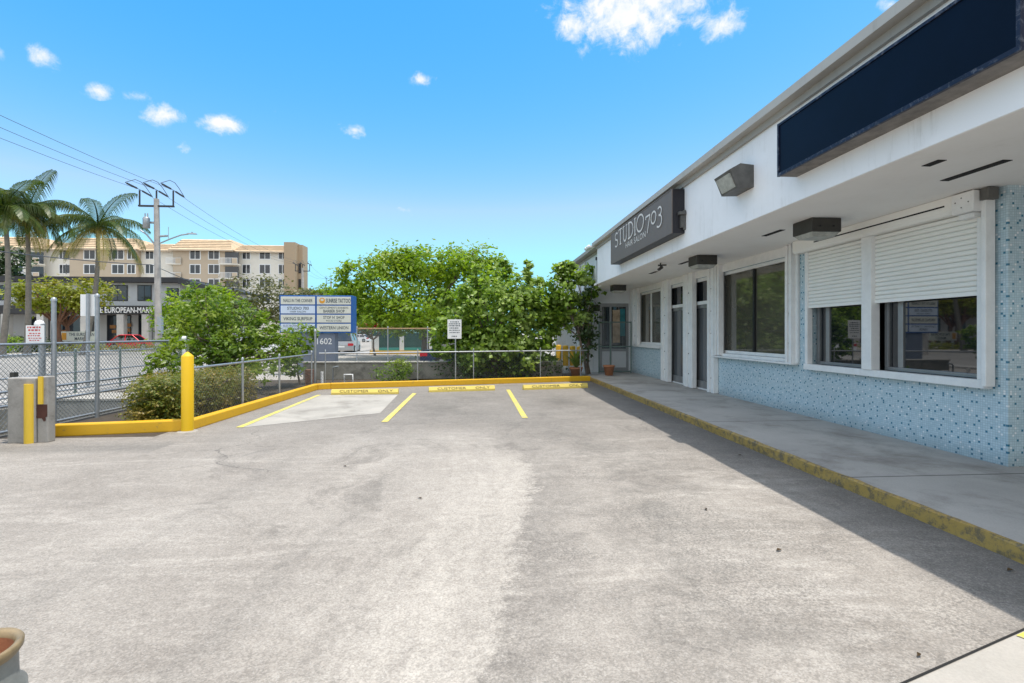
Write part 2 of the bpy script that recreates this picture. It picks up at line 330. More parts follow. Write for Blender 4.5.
# ------------------------------------------------------------------ mesh builder
class MB:
    def __init__(s): s.v = []; s.f = []; s.sm = []
    def face(s, pts, smooth=False):
        i = len(s.v); s.v += [tuple(p) for p in pts]; s.f.append(tuple(range(i, i+len(pts)))); s.sm.append(smooth); return s
    def add(s, vs, fs, smooth=False):
        i = len(s.v); s.v += [tuple(p) for p in vs]; s.f += [tuple(i+k for k in f) for f in fs]; s.sm += [smooth]*len(fs); return s
    def box(s, a, b):
        x0, x1 = sorted((a[0], b[0])); y0, y1 = sorted((a[1], b[1])); z0, z1 = sorted((a[2], b[2]))
        return s.add([(x0,y0,z0),(x1,y0,z0),(x1,y1,z0),(x0,y1,z0),(x0,y0,z1),(x1,y0,z1),(x1,y1,z1),(x0,y1,z1)],
                     [(0,3,2,1),(4,5,6,7),(0,1,5,4),(1,2,6,5),(2,3,7,6),(3,0,4,7)])
    def hexa(s, lo, hi):                       # two quads, counter-clockwise seen from above
        return s.add(list(lo)+list(hi), [(3,2,1,0),(4,5,6,7),(0,1,5,4),(1,2,6,5),(2,3,7,6),(3,0,4,7)])
    def tube(s, pts, r, n=8, r1=None, cap=True, smooth=True):
        pts = [Vector(p) for p in pts]; m = len(pts); rings = []
        for i, p in enumerate(pts):
            d = (pts[min(i+1, m-1)]-pts[max(i-1, 0)])
            d = d.normalized() if d.length > 1e-9 else Vector((0,0,1))
            a = d.cross(Vector((0,0,1)) if abs(d.z) < .95 else Vector((0,1,0))).normalized(); b = d.cross(a)
            rr = r[i] if isinstance(r, (list, tuple)) else (r if r1 is None else r+(r1-r)*i/(m-1))
            rings.append([p+a*(rr*math.cos(2*math.pi*k/n))+b*(rr*math.sin(2*math.pi*k/n)) for k in range(n)])
        vs = [q for rg in rings for q in rg]; fs = []
        for i in range(m-1):
            for k in range(n):
                fs.append((i*n+k, i*n+(k+1)%n, (i+1)*n+(k+1)%n, (i+1)*n+k))
        s.add(vs, fs, smooth)
        if cap: s.face(rings[0][::-1]); s.face(rings[-1])
        return s
    def lathe(s, c, prof, n=20, smooth=True):   # prof = (r, z) from c
        vs = []; fs = []
        for r, z in prof:
            vs += [(c[0]+r*math.cos(2*math.pi*k/n), c[1]+r*math.sin(2*math.pi*k/n), c[2]+z) for k in range(n)]
        for i in range(len(prof)-1):
            for k in range(n): fs.append((i*n+k, i*n+(k+1)%n, (i+1)*n+(k+1)%n, (i+1)*n+k))
        return s.add(vs, fs, smooth)
    def prism(s, poly, d):                      # closed outline swept by the vector d
        d = Vector(d); a = [Vector(p) for p in poly]; b = [p+d for p in a]; n = len(a)
        s.face(a[::-1]); s.face(b)
        for k in range(n): s.face([a[k], a[(k+1)%n], b[(k+1)%n], b[k]])
        return s
    def stroke(s, pts, w, o, ex, ey, nrm, t=.006):
        t = t+.0011*(len(s.f) % 5)
        for (p, q) in zip(pts[:-1], pts[1:]):
            t += .00025
            p = Vector((p[0], p[1])); q = Vector((q[0], q[1])); d = (q-p)
            if d.length < 1e-6: continue
            d.normalize(); k = Vector((-d.y, d.x))*w/2; p2 = p-d*w*.25; q2 = q+d*w*.25
            c = [o+ex*a.x+ey*a.y+nrm*t for a in (p2-k, q2-k, q2+k, p2+k)]
            s.face(c)
        return s
    def build(s, name, m, parent=None, root=None, bevel=0, smooth=False, world=True):
        me = bpy.data.meshes.new(name)
        off = Vector((0,0,0))
        if parent is not None and world:
            r = parent
            while r.parent: r = r.parent
            off = Vector(r.location)
        me.from_pydata([(a-off.x, b-off.y, c-off.z) for a, b, c in s.v], [], s.f)
        me.materials.append(m)
        for p, q in zip(me.polygons, s.sm): p.use_smooth = q
        me.update()
        o = bpy.data.objects.new(name, me); COL.objects.link(o)
        if parent is not None: o.parent = parent
        if bevel:
            md = o.modifiers.new('bevel', 'BEVEL'); md.width = bevel; md.segments = 2; md.limit_method = 'ANGLE'
        return o

def tag(o, label=None, cat=None, group=None, kind=None):
    if label: o['label'] = label
    if cat: o['category'] = cat
    if group: o['group'] = group
    if kind: o['kind'] = kind
    return o
def thing(name, loc, label, cat, group=None, rz=0):
    o = bpy.data.objects.new(name, None); COL.objects.link(o); o.location = loc; o.rotation_euler = (0, 0, rz)
    o.empty_display_size = .2
    return tag(o, label, cat, group)
def copy_tree(o, parent=None):
    c = o.copy(); COL.objects.link(c); c.parent = parent
    for ch in list(o.children): copy_tree(ch, c)
    return c
def struct(o): o['kind'] = 'structure'; return o

_fc = None
def text(mb, string, o, ex, ey, height, width=None, align='CENTER', t=.004, bold=0):
    cu = bpy.data.curves.new('lettering', 'FONT'); cu.body = string; cu.resolution_u = 3; cu.offset = bold
    ob = bpy.data.objects.new('lettering', cu); COL.objects.link(ob)
    dg = bpy.context.evaluated_depsgraph_get()
    me = bpy.data.meshes.new_from_object(ob.evaluated_get(dg))
    vs = [v.co.copy() for v in me.vertices]; fs = [tuple(p.vertices) for p in me.polygons]
    bpy.data.objects.remove(ob); bpy.data.curves.remove(cu); bpy.data.meshes.remove(me)
    if not vs: return
    x0 = min(v.x for v in vs); x1 = max(v.x for v in vs); y0 = min(v.y for v in vs); y1 = max(v.y for v in vs)
    sy = height/(y1-y0); sx = sy if width is None else width/(x1-x0)
    shift = {'CENTER': (x0+x1)/2, 'LEFT': x0}[align]
    ex, ey, o = Vector(ex), Vector(ey), Vector(o); n = ex.cross(ey)
    mb.add([o+ex*((v.x-shift)*sx)+ey*((v.y-y0)*sy)+n*t for v in vs], fs)
EXW, EZ = Vector((0,-1,0)), Vector((0,0,1))        # lettering on the faces that look to -x
EX = Vector((1,0,0))                                # lettering on the faces that look to -y

def chain(mb, a, b, z0, z1, p=.07, r=.0022):        # woven wires between two posts, sagging nowhere
    a, b = Vector((a[0], a[1], 0)), Vector((b[0], b[1], 0)); L = (b-a).length; d = (b-a)/L; h = z1-z0
    nrm = Vector((-d.y, d.x, 0))
    k = -h
    while k < L:
        for sgn in (1, -1):
            s0, s1 = max(k, 0), min(k+h, L)
            if s1-s0 < .01: continue
            za, zb = z0+(s0-k), z0+(s1-k)
            if sgn < 0: za, zb = z1-(za-z0), z1-(zb-z0)
            P, Q = a+d*s0+Vector((0,0,za)), a+d*s1+Vector((0,0,zb))
            q = (Q-P).normalized(); u = q.cross(nrm).normalized()*r; w = nrm*r
            off = nrm*(.002*sgn)
            vs = [P+off+u+w, P+off-u+w, P+off-u-w, P+off+u-w, Q+off+u+w, Q+off-u+w, Q+off-u-w, Q+off+u-w]
            mb.add(vs, [(0,1,5,4),(1,2,6,5),(2,3,7,6),(3,0,4,7)])
        k += p
def post(x, y, z0, z1, r, cap=True, n=10):
    m = MB(); m.tube([(x,y,z0),(x,y,z1)], r, n)
    if cap: m.lathe((x,y,z1), [(r*1.2,-.02),(r*1.2,.01),(r*.8,.04),(0,.05)], n)
    return m

# ------------------------------------------------------------------ foliage
rng = random.Random(11)
def rdir(r=rng):
    z = r.uniform(-1, 1); a = r.uniform(0, 2*math.pi); q = math.sqrt(1-z*z)
    return Vector((q*math.cos(a), q*math.sin(a), z))
def leaf(mb, c, n, d, L, w, fold=.15):
    d = (d-n*d.dot(n)); d = d.normalized() if d.length > 1e-5 else n.orthogonal().normalized()
    s = n.cross(d)
    a = c-d*L*.5; t = c+d*L*.5-n*L*.12; l = c+s*w*.5-d*L*.05-n*w*fold; r_ = c-s*w*.5-d*L*.05-n*w*fold; m = c+n*w*.06
    i = len(mb.v); mb.v += [tuple(a), tuple(l), tuple(t), tuple(r_)]
    mb.f += [(i, i+1, i+2), (i, i+2, i+3)]; mb.sm += [False, False]
def crown(blobs, n_clump, per, size, seed, cs=.28, shell=.55, up=.6, asp=.55, hang=0.0):
    r = random.Random(seed); mb = MB(); cl = []
    wt = [(b[1][0]*b[1][1]*b[1][2])**(2/3) for b in blobs]
    for _ in range(n_clump):
        c, rad = r.choices(blobs, wt)[0]
        d = rdir(r); k = shell+(1-shell)*r.random()**.6
        if r.random() < .12: k *= 1.1
        p = Vector(c)+Vector((d.x*rad[0], d.y*rad[1], d.z*rad[2]))*k
        cl.append(p)
        s = cs*sum(rad)/3*r.uniform(.55, 1.25)
        out = (Vector((d.x/rad[0], d.y/rad[1], d.z/rad[2]))).normalized()
        for _ in range(int(per*r.uniform(.5, 1.4))):
            q = p+Vector((r.gauss(0, s), r.gauss(0, s), r.gauss(0, s*.6)))
            nn = (Vector((0,0,up))+out*.45+rdir(r)*.75).normalized()
            dd = ((q-p).normalized() if (q-p).length > 1e-6 else rdir(r))+rdir(r)*.5-Vector((0,0,hang))
            L = size*r.uniform(.6, 1.25)
            leaf(mb, q, nn, dd, L, L*asp*r.uniform(.8, 1.2))
    return mb, cl
def limbs(mb, base, tops, r0, seed, fork=.45, n=7):
    r = random.Random(seed); base = Vector(base)
    cen = sum((Vector(t) for t in tops), Vector((0,0,0)))/len(tops)
    fk = base.lerp(cen, fork); fk += Vector((r.uniform(-.05,.05), r.uniform(-.05,.05), 0))*(fk-base).length
    mid = base.lerp(fk, .5)+Vector((r.uniform(-.06,.06), r.uniform(-.06,.06), 0))*(fk-base).length
    mb.tube([base, mid, fk], [r0*1.15, r0*.9, r0*.75], n)
    for t in tops:
        t = Vector(t); m1 = fk.lerp(t, .5)+Vector((r.uniform(-.1,.1), r.uniform(-.1,.1), r.uniform(0,.12)))*(t-fk).length
        mb.tube([fk, m1, t], [r0*.55, r0*.35, r0*.1], 5)
def blob(u, v, Y, ru, rv, dep=None):
    c = W(u, v, Y); k = Y/F
    return (tuple(c), (ru*k, (dep if dep else ru*k), rv*k))
def plant(name, label, cat, blobs, clumps, per, size, seed, lm, bark, base, r0, ntop=7, group=None, trunks=1, **kw):
    mb, cl = crown(blobs, clumps, per, size, seed, **kw)
    root = thing(name, base, label, cat, group)
    mb.build('crown', M[lm], root)
    t = MB(); r = random.Random(seed+5)
    for i in range(trunks):
        b = Vector(base)+Vector((r.uniform(-1,1), r.uniform(-1,1), 0))*(.5*r0*8 if trunks > 1 else 0)
        limbs(t, b, r.sample(cl, min(ntop, len(cl))), r0, seed+i*3)
    t.build('trunk', M[bark], root)
    return root

# ================================================================== SETTING
KX = 3.76                                     # kerb of the walk in front of the shops
XW = 5.83; ZF = .13; ZS = 3.24                # shop wall, walk level, soffit level
KL = Vector((-4.95, 14.0, 0)); KR = Vector((3.62, 15.9, 0))   # the end kerb of the lot, slightly askew

g = MB()
xs = [-2500, -10.0, -7.45, 2500]; ys = [-2500, 6.7, 12.75, 3000]
for i in range(3):
    for j in range(3):
        if i == 1 and j == 1: continue
        g.face([(xs[i],ys[j],0),(xs[i+1],ys[j],0),(xs[i+1],ys[j+1],0),(xs[i],ys[j+1],0)])
struct(g.build('ground', M['ground']))
c = MB(); x0, x1, y0, y1, zb = -10.0, -7.45, 6.7, 12.75, -1.15
c.face([(x0,y0,0),(x0,y1,0),(x0,y1,zb),(x0,y0,zb)]); c.face([(x1,y1,0),(x1,y0,0),(x1,y0,zb),(x1,y1,zb)]); c.face([(x1,y0,0),(x0,y0,0),(x0,y0,zb),(x1,y0,zb)])
c.face([(x0,y1,0),(x1,y1,0),(x1,y1,zb),(x0,y1,zb)]); c.face([(x0,y0,zb),(x1,y0,zb),(x1,y1,zb),(x0,y1,zb)])
struct(c.build('canal_bank', M['wallc']))
c = MB(); c.face([(x0,y0,-.62),(x1,y0,-.62),(x1,y1,-.62),(x0,y1,-.62)]); struct(c.build('canal_water', M['water']))
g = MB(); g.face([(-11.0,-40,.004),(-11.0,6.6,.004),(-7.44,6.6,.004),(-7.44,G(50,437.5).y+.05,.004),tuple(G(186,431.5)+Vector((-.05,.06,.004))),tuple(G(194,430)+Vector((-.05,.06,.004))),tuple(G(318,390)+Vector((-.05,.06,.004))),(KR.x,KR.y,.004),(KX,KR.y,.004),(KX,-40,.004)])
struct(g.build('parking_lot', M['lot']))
g = MB(); g.face([(-32,-80,.004),(-11.4,-80,.004),(-11.4,46,.004),(-32,46,.004)]); struct(g.build('street', M['street']))
g = MB(); g.box((-11.4,-60,-.02),(-10.05,46,.09)); struct(g.build('pavement', M['walk']))
g = MB(); g.face([(-7.4,7.8,.005),(-5.0,7.8,.005),(-5.0,14.0,.005),(KR.x,16.0,.005),(4.1,24,.005),(4.1,17.2,.003),(3.0,17.0,.005),(-9.9,17.0,.005),(-9.9,12.76,.005),(-7.4,12.76,.005)])
struct(g.build('planting_bed', M['soil']))
# walk in front of the shops, its kerb face painted yellow
g = MB(); g.box((KX+.04,-8,-.05),(13,18.0,ZF)); struct(g.build('shop_walk', M['walk']))
k = MB(); prof = [(KX,0),(KX+.04,0),(KX+.04,ZF+.002),(KX+.02,ZF+.002),(KX,ZF-.016)]
yy = [3.0+i*.31 for i in range(int((15.9-3.0)/.31)+1)]+[15.93]
rk = random.Random(3)
def kpt(p, y, i): return (p[0]+(rk.uniform(-.012,.012) if p[1] > .05 and p[0] < KX+.1 else 0), y, p[1]+(rk.uniform(-.008,.004) if p[1] > .05 else 0))
rings = [[kpt(p, y, i) for p in prof] for i, y in enumerate(yy)]
for a, b in zip(rings[:-1], rings[1:]):
    for q in range(5): k.face([a[q], b[q], b[(q+1)%5], a[(q+1)%5]])
k.face(rings[0]); k.face(rings[-1][::-1])
struct(k.build('walk_kerb', M['yellow_worn']))
# yellow kerbs round the lot
def kerb(pts, w, h, name):
    m = MB(); P = [Vector(p) for p in pts]; L = []; Rr = []
    for i, p in enumerate(P):
        ds = []
        if i > 0: ds.append((P[i]-P[i-1]).normalized())
        if i < len(P)-1: ds.append((P[i+1]-P[i]).normalized())
        d = sum(ds, Vector((0,0,0))).normalized(); n = Vector((-d.y, d.x, 0)); k = w/max(.4, n.dot(Vector((-ds[0].y, ds[0].x, 0))))
        L.append(p+n*k); Rr.append(p)
    for i in range(len(P)-1):
        m.hexa([Rr[i], Rr[i+1], L[i+1], L[i]], [q+Vector((0,0,h)) for q in (Rr[i], Rr[i+1], L[i+1], L[i])])
    return struct(m.build(name, M['yellow'], bevel=.02))
ka, kb_ = G(50,437.5), G(186,431.5)
kc, kd = G(194,430), G(318,390)
kerb([tuple(ka), tuple(kb_)], .15, .19, 'lot_kerb')
kerb([tuple(kc+Vector((0,-.04,0))), tuple(kd), tuple(kd+Vector((.3,.18,0))), (KX+.02,KR.y,0)], .16, .17, 'lot_kerb')
# the concrete patch and the stall lines
g = MB(); a = [G(318,395.5), G(398,395), G(380,413.5), G(238,428.5)]
g.face([(p.x,p.y,.008) for p in (a[3],a[2],a[1],a[0])]); struct(g.build('concrete_patch', M['patch']))
for (a, b) in (((239,428),(319,395.3)), ((384.5,422.5),(414.5,393.6)), ((525,418.5),(508,390))):
    p, q = G(*a), G(*b); m = MB(); d = (q-p).normalized(); s = Vector((d.y,-d.x,0))*.055
    m.face([(x.x,x.y,.012) for x in (p+s, q+s, q-s, p-s)]); struct(m.build('stall_line', M['yellow_line']))
# pale apron at the mouth of the lot, its joint and a bit of yellow paint
a, b = G(897,688), G(1040,624); d = (b-a).normalized(); n = Vector((d.y,-d.x,0))
g = MB(); g.face([(p.x,p.y,.008) for p in (a-d*.9, a-d*.9+n*6, b+d*.28+n*6, b+d*.28)]); struct(g.build('apron', M['apron']))
g = MB(); g.face([(p.x,p.y,.011) for p in (a-d*.9-n*.006, a-d*.9+n*.006, b+d*.28+n*.006, b+d*.28-n*.006)]); struct(g.build('apron_joint', M['shadowgap']))
p = G(1011,635.5); g = MB(); g.face([(q.x,q.y,.013) for q in (p+n*.02, p+n*.12+d*.02, p+n*.14+d*.7, p+n*.02+d*.7)]); struct(g.build('yellow_mark', M['yellow_line']))

# ================================================================== SHOP BUILDING
B = thing('shop_building', (XW, 11, ZF), 'long single storey shop row with blue mosaic wall, white fascia and deep soffit', 'building')
YC, YE = YX(1008, XW), 18.0                    # near tiled corner, far end
def opening_wall(mb, y0, y1, z0, z1, ops, x=XW, t=.2):
    y = y0
    for (a, b, s, h) in sorted(ops):
        if a > y: mb.box((x,y,z0),(x+t,a,z1))
        if s > z0: mb.box((x,a,z0),(x+t,b,s))
        if h < z1: mb.box((x,a,h),(x+t,b,z1))
        y = b
    if y < y1: mb.box((x,y,z0),(x+t,y1,z1))
sA, sB = YX(986, XW-.15)+.078, YX(808, XW-.05)      # shuttered window
wA, wB = YX(791, XW), YX(719, XW)              # wide window
d2A, d2B = YX(709, XW), YX(690.5, XW)          # nearer door
d1A, d1B = YX(684, XW), YX(667, XW)            # farther door
vA, vB = YX(662, XW), YX(638, XW)              # far window
w = MB()
opening_wall(w, YC, YE, ZF, ZS, [(sA,sB,1.04,3.08),(wA,wB,1.07,3.06),(d2A,d2B,ZF,3.06),(d1A,d1B,ZF,3.06),(vA,vB,1.17,3.06)])
w.box((XW+.2,YC,ZF),(12.5,YC+.2,ZS))
w.build('tiled_wall', M['mosaic'], B)
hd = MB(); hd.box((XW-.035,YX(799,XW),3.06),(XW-.002,YE,ZS-.002)); hd.build('header', M['frame'], B)
# roof, fascia, soffit
XF = 3.95
r = MB(); r.box((XF+.2,-9,ZS+.06),(16,16.2,4.40)); r.box((XF+.5,16.2,ZS+.06),(16,26,4.40)); r.build('roof_body', M['wall_white'], B)
m = MB(); m.box((XF,-9,ZS+.003),(XF+.2,15.7,4.42)); m.box((XF+.2,15.5,ZS+.003),(XF+.62,15.7,4.42)); m.build('fascia', M['fascia'], B)
m = MB(); m.box((XF+.012,-9,ZS),(16,16.2,ZS+.058)); m.box((XF+.3,16.2,ZS),(16,18.1,ZS+.058)); m.build('soffit', M['soffit'], B)
m = MB(); m.box((XF-.05,-9,4.40),(XF+.3,15.72,4.49)); m.box((XF+.2,15.72,4.40),(XF+.5,24,4.49)); m.build('roof_drip', M['edge2'], B)
m = MB(); pr = [(XF-.17,4.49),(XF+.4,4.49),(XF+.4,4.64),(XF-.04,4.64),(XF-.17,4.60)]
m.prism([(a,-9,b) for a, b in pr], (0,24.76,0)); m.build('roof_edge', M['edge'], B)
m = MB(); m.box((XF-.02,15.8,4.5),(XF+.5,24,4.62)); m.box((XF+.3,15.8,4.62),(16,26,4.63)); m.box((XF+.4,-9,4.44),(16,15.75,4.55)); m.build('roof_deck', M['edge2'], B)
# wing beyond the corner
m = MB(); XN = 4.18
m.box((XN,18.1,0),(XN+.2,26,4.4)); m.box((XN+.2,18.0,ZF),(4.62,18.2,ZS)); m.box((4.62,18.0,2.75),(XW,18.2,ZS)); m.box((5.75,18.0,ZF),(XW+.2,18.2,2.75))
m.box((XN,15.72,3.3),(XN+.15,18.1,4.4))
m.build('end_wall', M['wall_white'], B)
m = MB(); m.tube([(XN-.05,18.35,.1),(XN-.05,18.35,4.35)], .05, 8); m.tube([(XN-.05,19.3,.1),(XN-.05,19.3,4.35)], .06, 8); m.build('downpipe', M['whitedirty'], B)
m = MB(); m.tube([(XF+.02,15.78,3.2),(XF+.02,15.78,4.08)], .018, 6); m.box((XF-.03,15.74,4.05),(XF+.07,15.84,4.15)); m.build('conduit', M['darkmetal'], B)
# end door with posters
dr = MB(); 
for (a, b, z0, z1) in ((4.62,4.72,ZF,2.75),(5.66,5.75,ZF,2.75),(4.72,5.66,2.62,2.75),(4.72,5.66,.15,.30),(4.72,5.66,.92,1.02),(5.02,5.09,.30,2.62)): dr.box((a,18.02,z0),(b,18.12,z1))
D0 = dr.build('end_door', M['alu'], B)
m = MB(); m.box((4.72,18.06,1.02),(5.66,18.08,2.62)); m.build('pane', M['glass_dark'], D0)
m = MB(); m.box((4.72,18.05,.30),(5.66,18.09,.92)); m.build('lower_panel', M['wall_white'], D0)
m = MB(); m.box((5.14,18.04,1.25),(5.42,18.055,2.5)); m.build('poster', M['poster'], D0)
m = MB(); m.box((5.43,18.04,1.5),(5.62,18.055,2.55)); m.build('poster', M['poster_teal'], D0)
m = MB(); m.box((4.30,17.86,2.45),(4.60,18.0,2.68)); m.build('wall_box', M['bronze'], B)

def track(y0, y1, z0, z1, x0=XW-.13):           # ribbed storm-shutter track standing proud of the wall
    m = MB(); wdt = y1-y0
    m.box((x0+.03,y0,z0),(XW-.004,y1,z1))
    m.box((x0,y0+.003,z0),(x0+.03,y0+wdt*.36,z1)); m.box((x0,y0+wdt*.64,z0),(x0+.03,y1-.003,z1))
    o = m.build('shutter_track', M['frame'], B, bevel=.006)
    z = z0+.35
    while z < z1-.2:
        b = MB(); b.box((x0+.022,y0+wdt*.46,z),(x0+.029,y0+wdt*.54,z+.025)); z += .55
        b.build('bolt', M['bronze'], o)
XT = XW-.13
track(YX(667.5,XT), YX(660.5,XT), ZF+.01, ZS-.003)
track(YX(692,XT), YX(683.5,XT), ZF+.01, ZS-.003)
track(YX(713.5,XT), YX(706.8,XT), ZF+.01, ZS-.003)
track(YX(718.5,XT), YX(714,XT), 1.08, ZS-.003)
track(YX(791,XT), YX(784.5,XT), 1.06, ZS-.003)
track(YX(637,XT), YX(631.5,XT), 1.15, ZS-.003)

def window(y0, y1, z0, z1, pane, mull=(), fr=.07, mfr='frame', xg=XW+.10, name='window', mm='black'):
    f = MB()
    f.box((xg-.05,y0,z0),(xg+.05,y0+fr,z1)); f.box((xg-.05,y1-fr,z0),(xg+.05,y1,z1)); f.box((xg-.05,y0+fr,z0),(xg+.05,y1-fr,z0+fr)); f.box((xg-.05,y0+fr,z1-fr),(xg+.05,y1-fr,z1))
    o = f.build(name, M[mfr], B, bevel=.006)
    p = MB(); p.box((xg-.008,y0+fr,z0+fr),(xg+.008,y1-fr,z1-fr)); p.build('pane', M[pane], o)
    for y in mull:
        q = MB(); q.box((xg-.04,y-.035,z0+fr),(xg-.012,y+.035,z1-fr)); q.build('mullion', M[mm], o)
    return o
# shuttered double window
ZSH = 2.09; XS = XW-.05
wn = MB(); fo = .10
wn.box((XS-.06,sA-.02,.97),(XS+.05,sB+.04,1.07))
wn.box((XS-.05,sA-.02,1.07),(XS+.05,sA+.07,3.02)); wn.box((XS-.05,sB-.05,1.07),(XS+.05,sB+.02,3.02))
ym = YX(868.5, XS-.05)
wn.box((XS-.09,ym-.09,1.07),(XS+.05,ym+.09,3.02))
WD = wn.build('shutter_window', M['frame'], B, bevel=.008)
m = MB(); m.box((XS-.10,sA-.075,1.0),(XS+.02,sA-.022,3.215)); m.build('side_rail', M['frame'], WD, bevel=.008)
for (a, b) in ((sA+.07,ym-.09),(ym+.09,sB-.05)):
    s = MB(); n_ = 15; pz = (3.02-ZSH)/n_; prof = []
    for i in range(n_):
        z = ZSH+i*pz
        for q, dx in ((0,.012),(.06,-.010),(.25,-.020),(.55,-.022),(.84,-.014),(.93,.012)): prof.append((XS-.005+dx, z+pz*q))
    for p, q in zip(prof[:-1], prof[1:]): s.face([(p[0],b,p[1]),(p[0],a,p[1]),(q[0],a,q[1]),(q[0],b,q[1])], False)
    s.box((XS-.03,a,ZSH-.05),(XS+.01,b,ZSH-.001))
    s.build('roller_shutter', M['shutter'], WD)
    fr = MB(); xg = XW+.10
    fr.box((xg-.03,a,1.07),(xg+.03,b,1.12)); fr.box((xg-.03,a,1.12),(xg+.03,a+.06,3.0)); fr.box((xg-.03,b-.06,1.12),(xg+.03,b,3.0)); fr.box((xg-.03,b-.30,1.12),(xg+.0,b-.22,3.0))
    fr.build('inner_frame', M['alu'], WD, bevel=.004)
    p = MB(); p.box((xg-.008,a+.06,1.12),(xg+.008,b-.30,3.0)); p.box((xg-.002,b-.22,1.12),(xg+.01,b-.06,3.0)); p.build('pane', M['glass_dark'], WD)
hb = MB(); y0, y1 = YX(955, XS-.15), YX(793, XS-.15)
pr = [(XS-.16,3.06),(XS-.13,3.02),(XS+.05,3.02),(XS+.05,3.235),(XS-.16,3.235)]
hb.prism([(a,y0,b) for a, b in pr], (0,y1-y0,0)); HB = hb.build('shutter_box', M['shutter'], WD, bevel=.006)
m = MB(); m.box((XS-.165,y0+.12,3.125),(XS-.158,y1-.55,3.143)); m.build('slot', M['shadowgap'], HB)
m = MB(); m.box((XS-.20,sA-.03,2.99),(XS+.02,y0-.002,3.225)); m.box((XS-.14,sA+.02,2.93),(XS+.0,y0-.03,2.988)); EB = m.build('end_box', M['frame'], HB, bevel=.008)
m = MB(); m.box((XS-.13,sA-.13,3.10),(XS+.0,sA-.032,3.236)); m.build('motor', M['fixture'], HB, bevel=.008)
for (dy, z) in ((.05,3.1),(.13,3.16),(.13,3.05),(.2,3.12)):
    m = MB(); m.box((XS-.204,sA-.03+dy,z),(XS-.199,sA-.02+dy,z+.012)); m.build('bolt', M['bronze'], EB)
# wide window and its sill, deep right jamb
window(wA, wB, 1.13, 3.06, 'glass_brown', [YX(753.5, XW+.06)], .07)
m = MB(); m.box((XW-.15,YX(799,XW),1.03),(XW+.08,YX(712,XW-.1),1.065)); m.box((XW-.04,wA,1.065),(XW+.04,wB,1.13)); m.build('sill', M['frame'], B, bevel=.006)
m = MB(); m.box((XW-.05,YX(799,XW-.02),1.065),(XW-.003,YX(792,XW-.03),3.06)); m.build('jamb_panel', M['frame'], B, bevel=.005)
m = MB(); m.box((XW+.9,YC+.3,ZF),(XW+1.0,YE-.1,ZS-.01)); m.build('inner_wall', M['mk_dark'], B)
# doors
for (a, b) in ((d2A,d2B),(d1A,d1B)):
    f = MB(); xg = XW+.09; q = .10
    f.box((xg-.09,a,ZF),(xg+.05,a+.09,3.06)); f.box((xg-.09,b-.09,ZF),(xg+.05,b,3.06)); f.box((xg-.06,a+.09,2.36),(xg+.05,b-.09,2.45)); f.box((xg-.06,a+.09,2.97),(xg+.05,b-.09,3.06)); f.box((xg-.06,a+.09,ZF),(xg+.05,b-.09,ZF+.03))
    o = f.build('shop_door', M['frame'], B, bevel=.006)
    l = MB(); l.box((xg-.03,a+.095,ZF+.035),(xg+.03,a+.16,2.355)); l.box((xg-.03,b-.20,ZF+.035),(xg+.03,b-.095,2.355)); l.box((xg-.03,a+.16,ZF+.035),(xg+.03,b-.20,ZF+.22)); l.box((xg-.03,a+.16,2.27),(xg+.03,b-.20,2.355))
    l.build('door_leaf', M['alu'], o, bevel=.004)
    p = MB(); p.box((xg-.006,a+.16,ZF+.22),(xg+.006,b-.20,2.27)); p.build('pane', M['glass_door'], o)
    p = MB(); p.box((xg-.006,a+.09,2.45),(xg+.006,b-.09,2.97)); p.build('transom', M['glass_dark'], o)
    h = MB(); h.tube([(xg-.03,b-.16,1.0),(xg-.09,b-.16,1.0),(xg-.09,b-.16,1.3),(xg-.03,b-.16,1.3)], .014, 6); h.build('handle', M['bronze'], o)
window(vA, vB, 1.22, 3.06, 'glass_brown', [(vA+vB)/2], .08, mm='frame')
m = MB(); m.box((XW-.10,vA-.02,1.12),(XW+.08,vB+.25,1.22)); m.build('sill', M['frame'], B, bevel=.006)
m = MB(); m.box((XW-.03,YX(630.5,XW),1.22),(XW-.003,vB,3.06)); m.build('jamb_panel', M['frame'], B)
# soffit vents
for (u, v, l, q) in ((1003,159.5,.62,.10),(780,229.5,.5,.09),(687,261,.5,.09),(655,271.3,.5,.09),(938,159.5,.17,.09)):
    g_ = G(u, v, ZS); x, y = g_.x, g_.y
    m = MB(); m.box((x,y,ZS-.006),(x+q,y+l,ZS-.001)); o = m.build('soffit_vent', M['shadowgap'], B)
# ------------------------------------------------------------------ fittings on the building
def box_light(x, y, label):
    t = thing('soffit_light', (x,y,ZS), label, 'light', 'box lights under the soffit')
    h = MB(); h.box((0,0,-.20),(.44,.42,-.001)); h.build('housing', M['bronze'], t, world=False, bevel=.012)
    l = MB(); l.hexa([(.06,.06,-.26),(.38,.06,-.26),(.38,.36,-.26),(.06,.36,-.26)],[(.015,.015,-.201),(.425,.015,-.201),(.425,.405,-.201),(.015,.405,-.201)]); l.build('lens', M['lens'], t, world=False)
    for q in (.12,.32):
        s = MB(); s.lathe((q,-.004,-.12),[(.012,-.01),(.012,.01),(0,.012)],8); s.build('screw', M['black'], t, world=False)
    return t
q_ = G(812,217,ZS); L0 = box_light(q_.x, q_.y, 'dark box light under the soffit by the roller shutters, nearest of three')
for (x, y, lb) in ((G(697,254.6,ZS).x,G(697,254.6,ZS).y,'dark box light under the soffit above the two narrow doors, middle of three'),(G(613.5,284.5,ZS).x,G(613.5,284.5,ZS).y,'dark box light under the soffit near the far corner, farthest of three')):
    o = copy_tree(L0); o.location = (x,y,ZS); o['label'] = lb
yf = YX(754, XF)
t = thing('floodlight', (XF,yf+.22,3.85), 'weathered wall floodlight with cloudy lens on the white fascia', 'light')
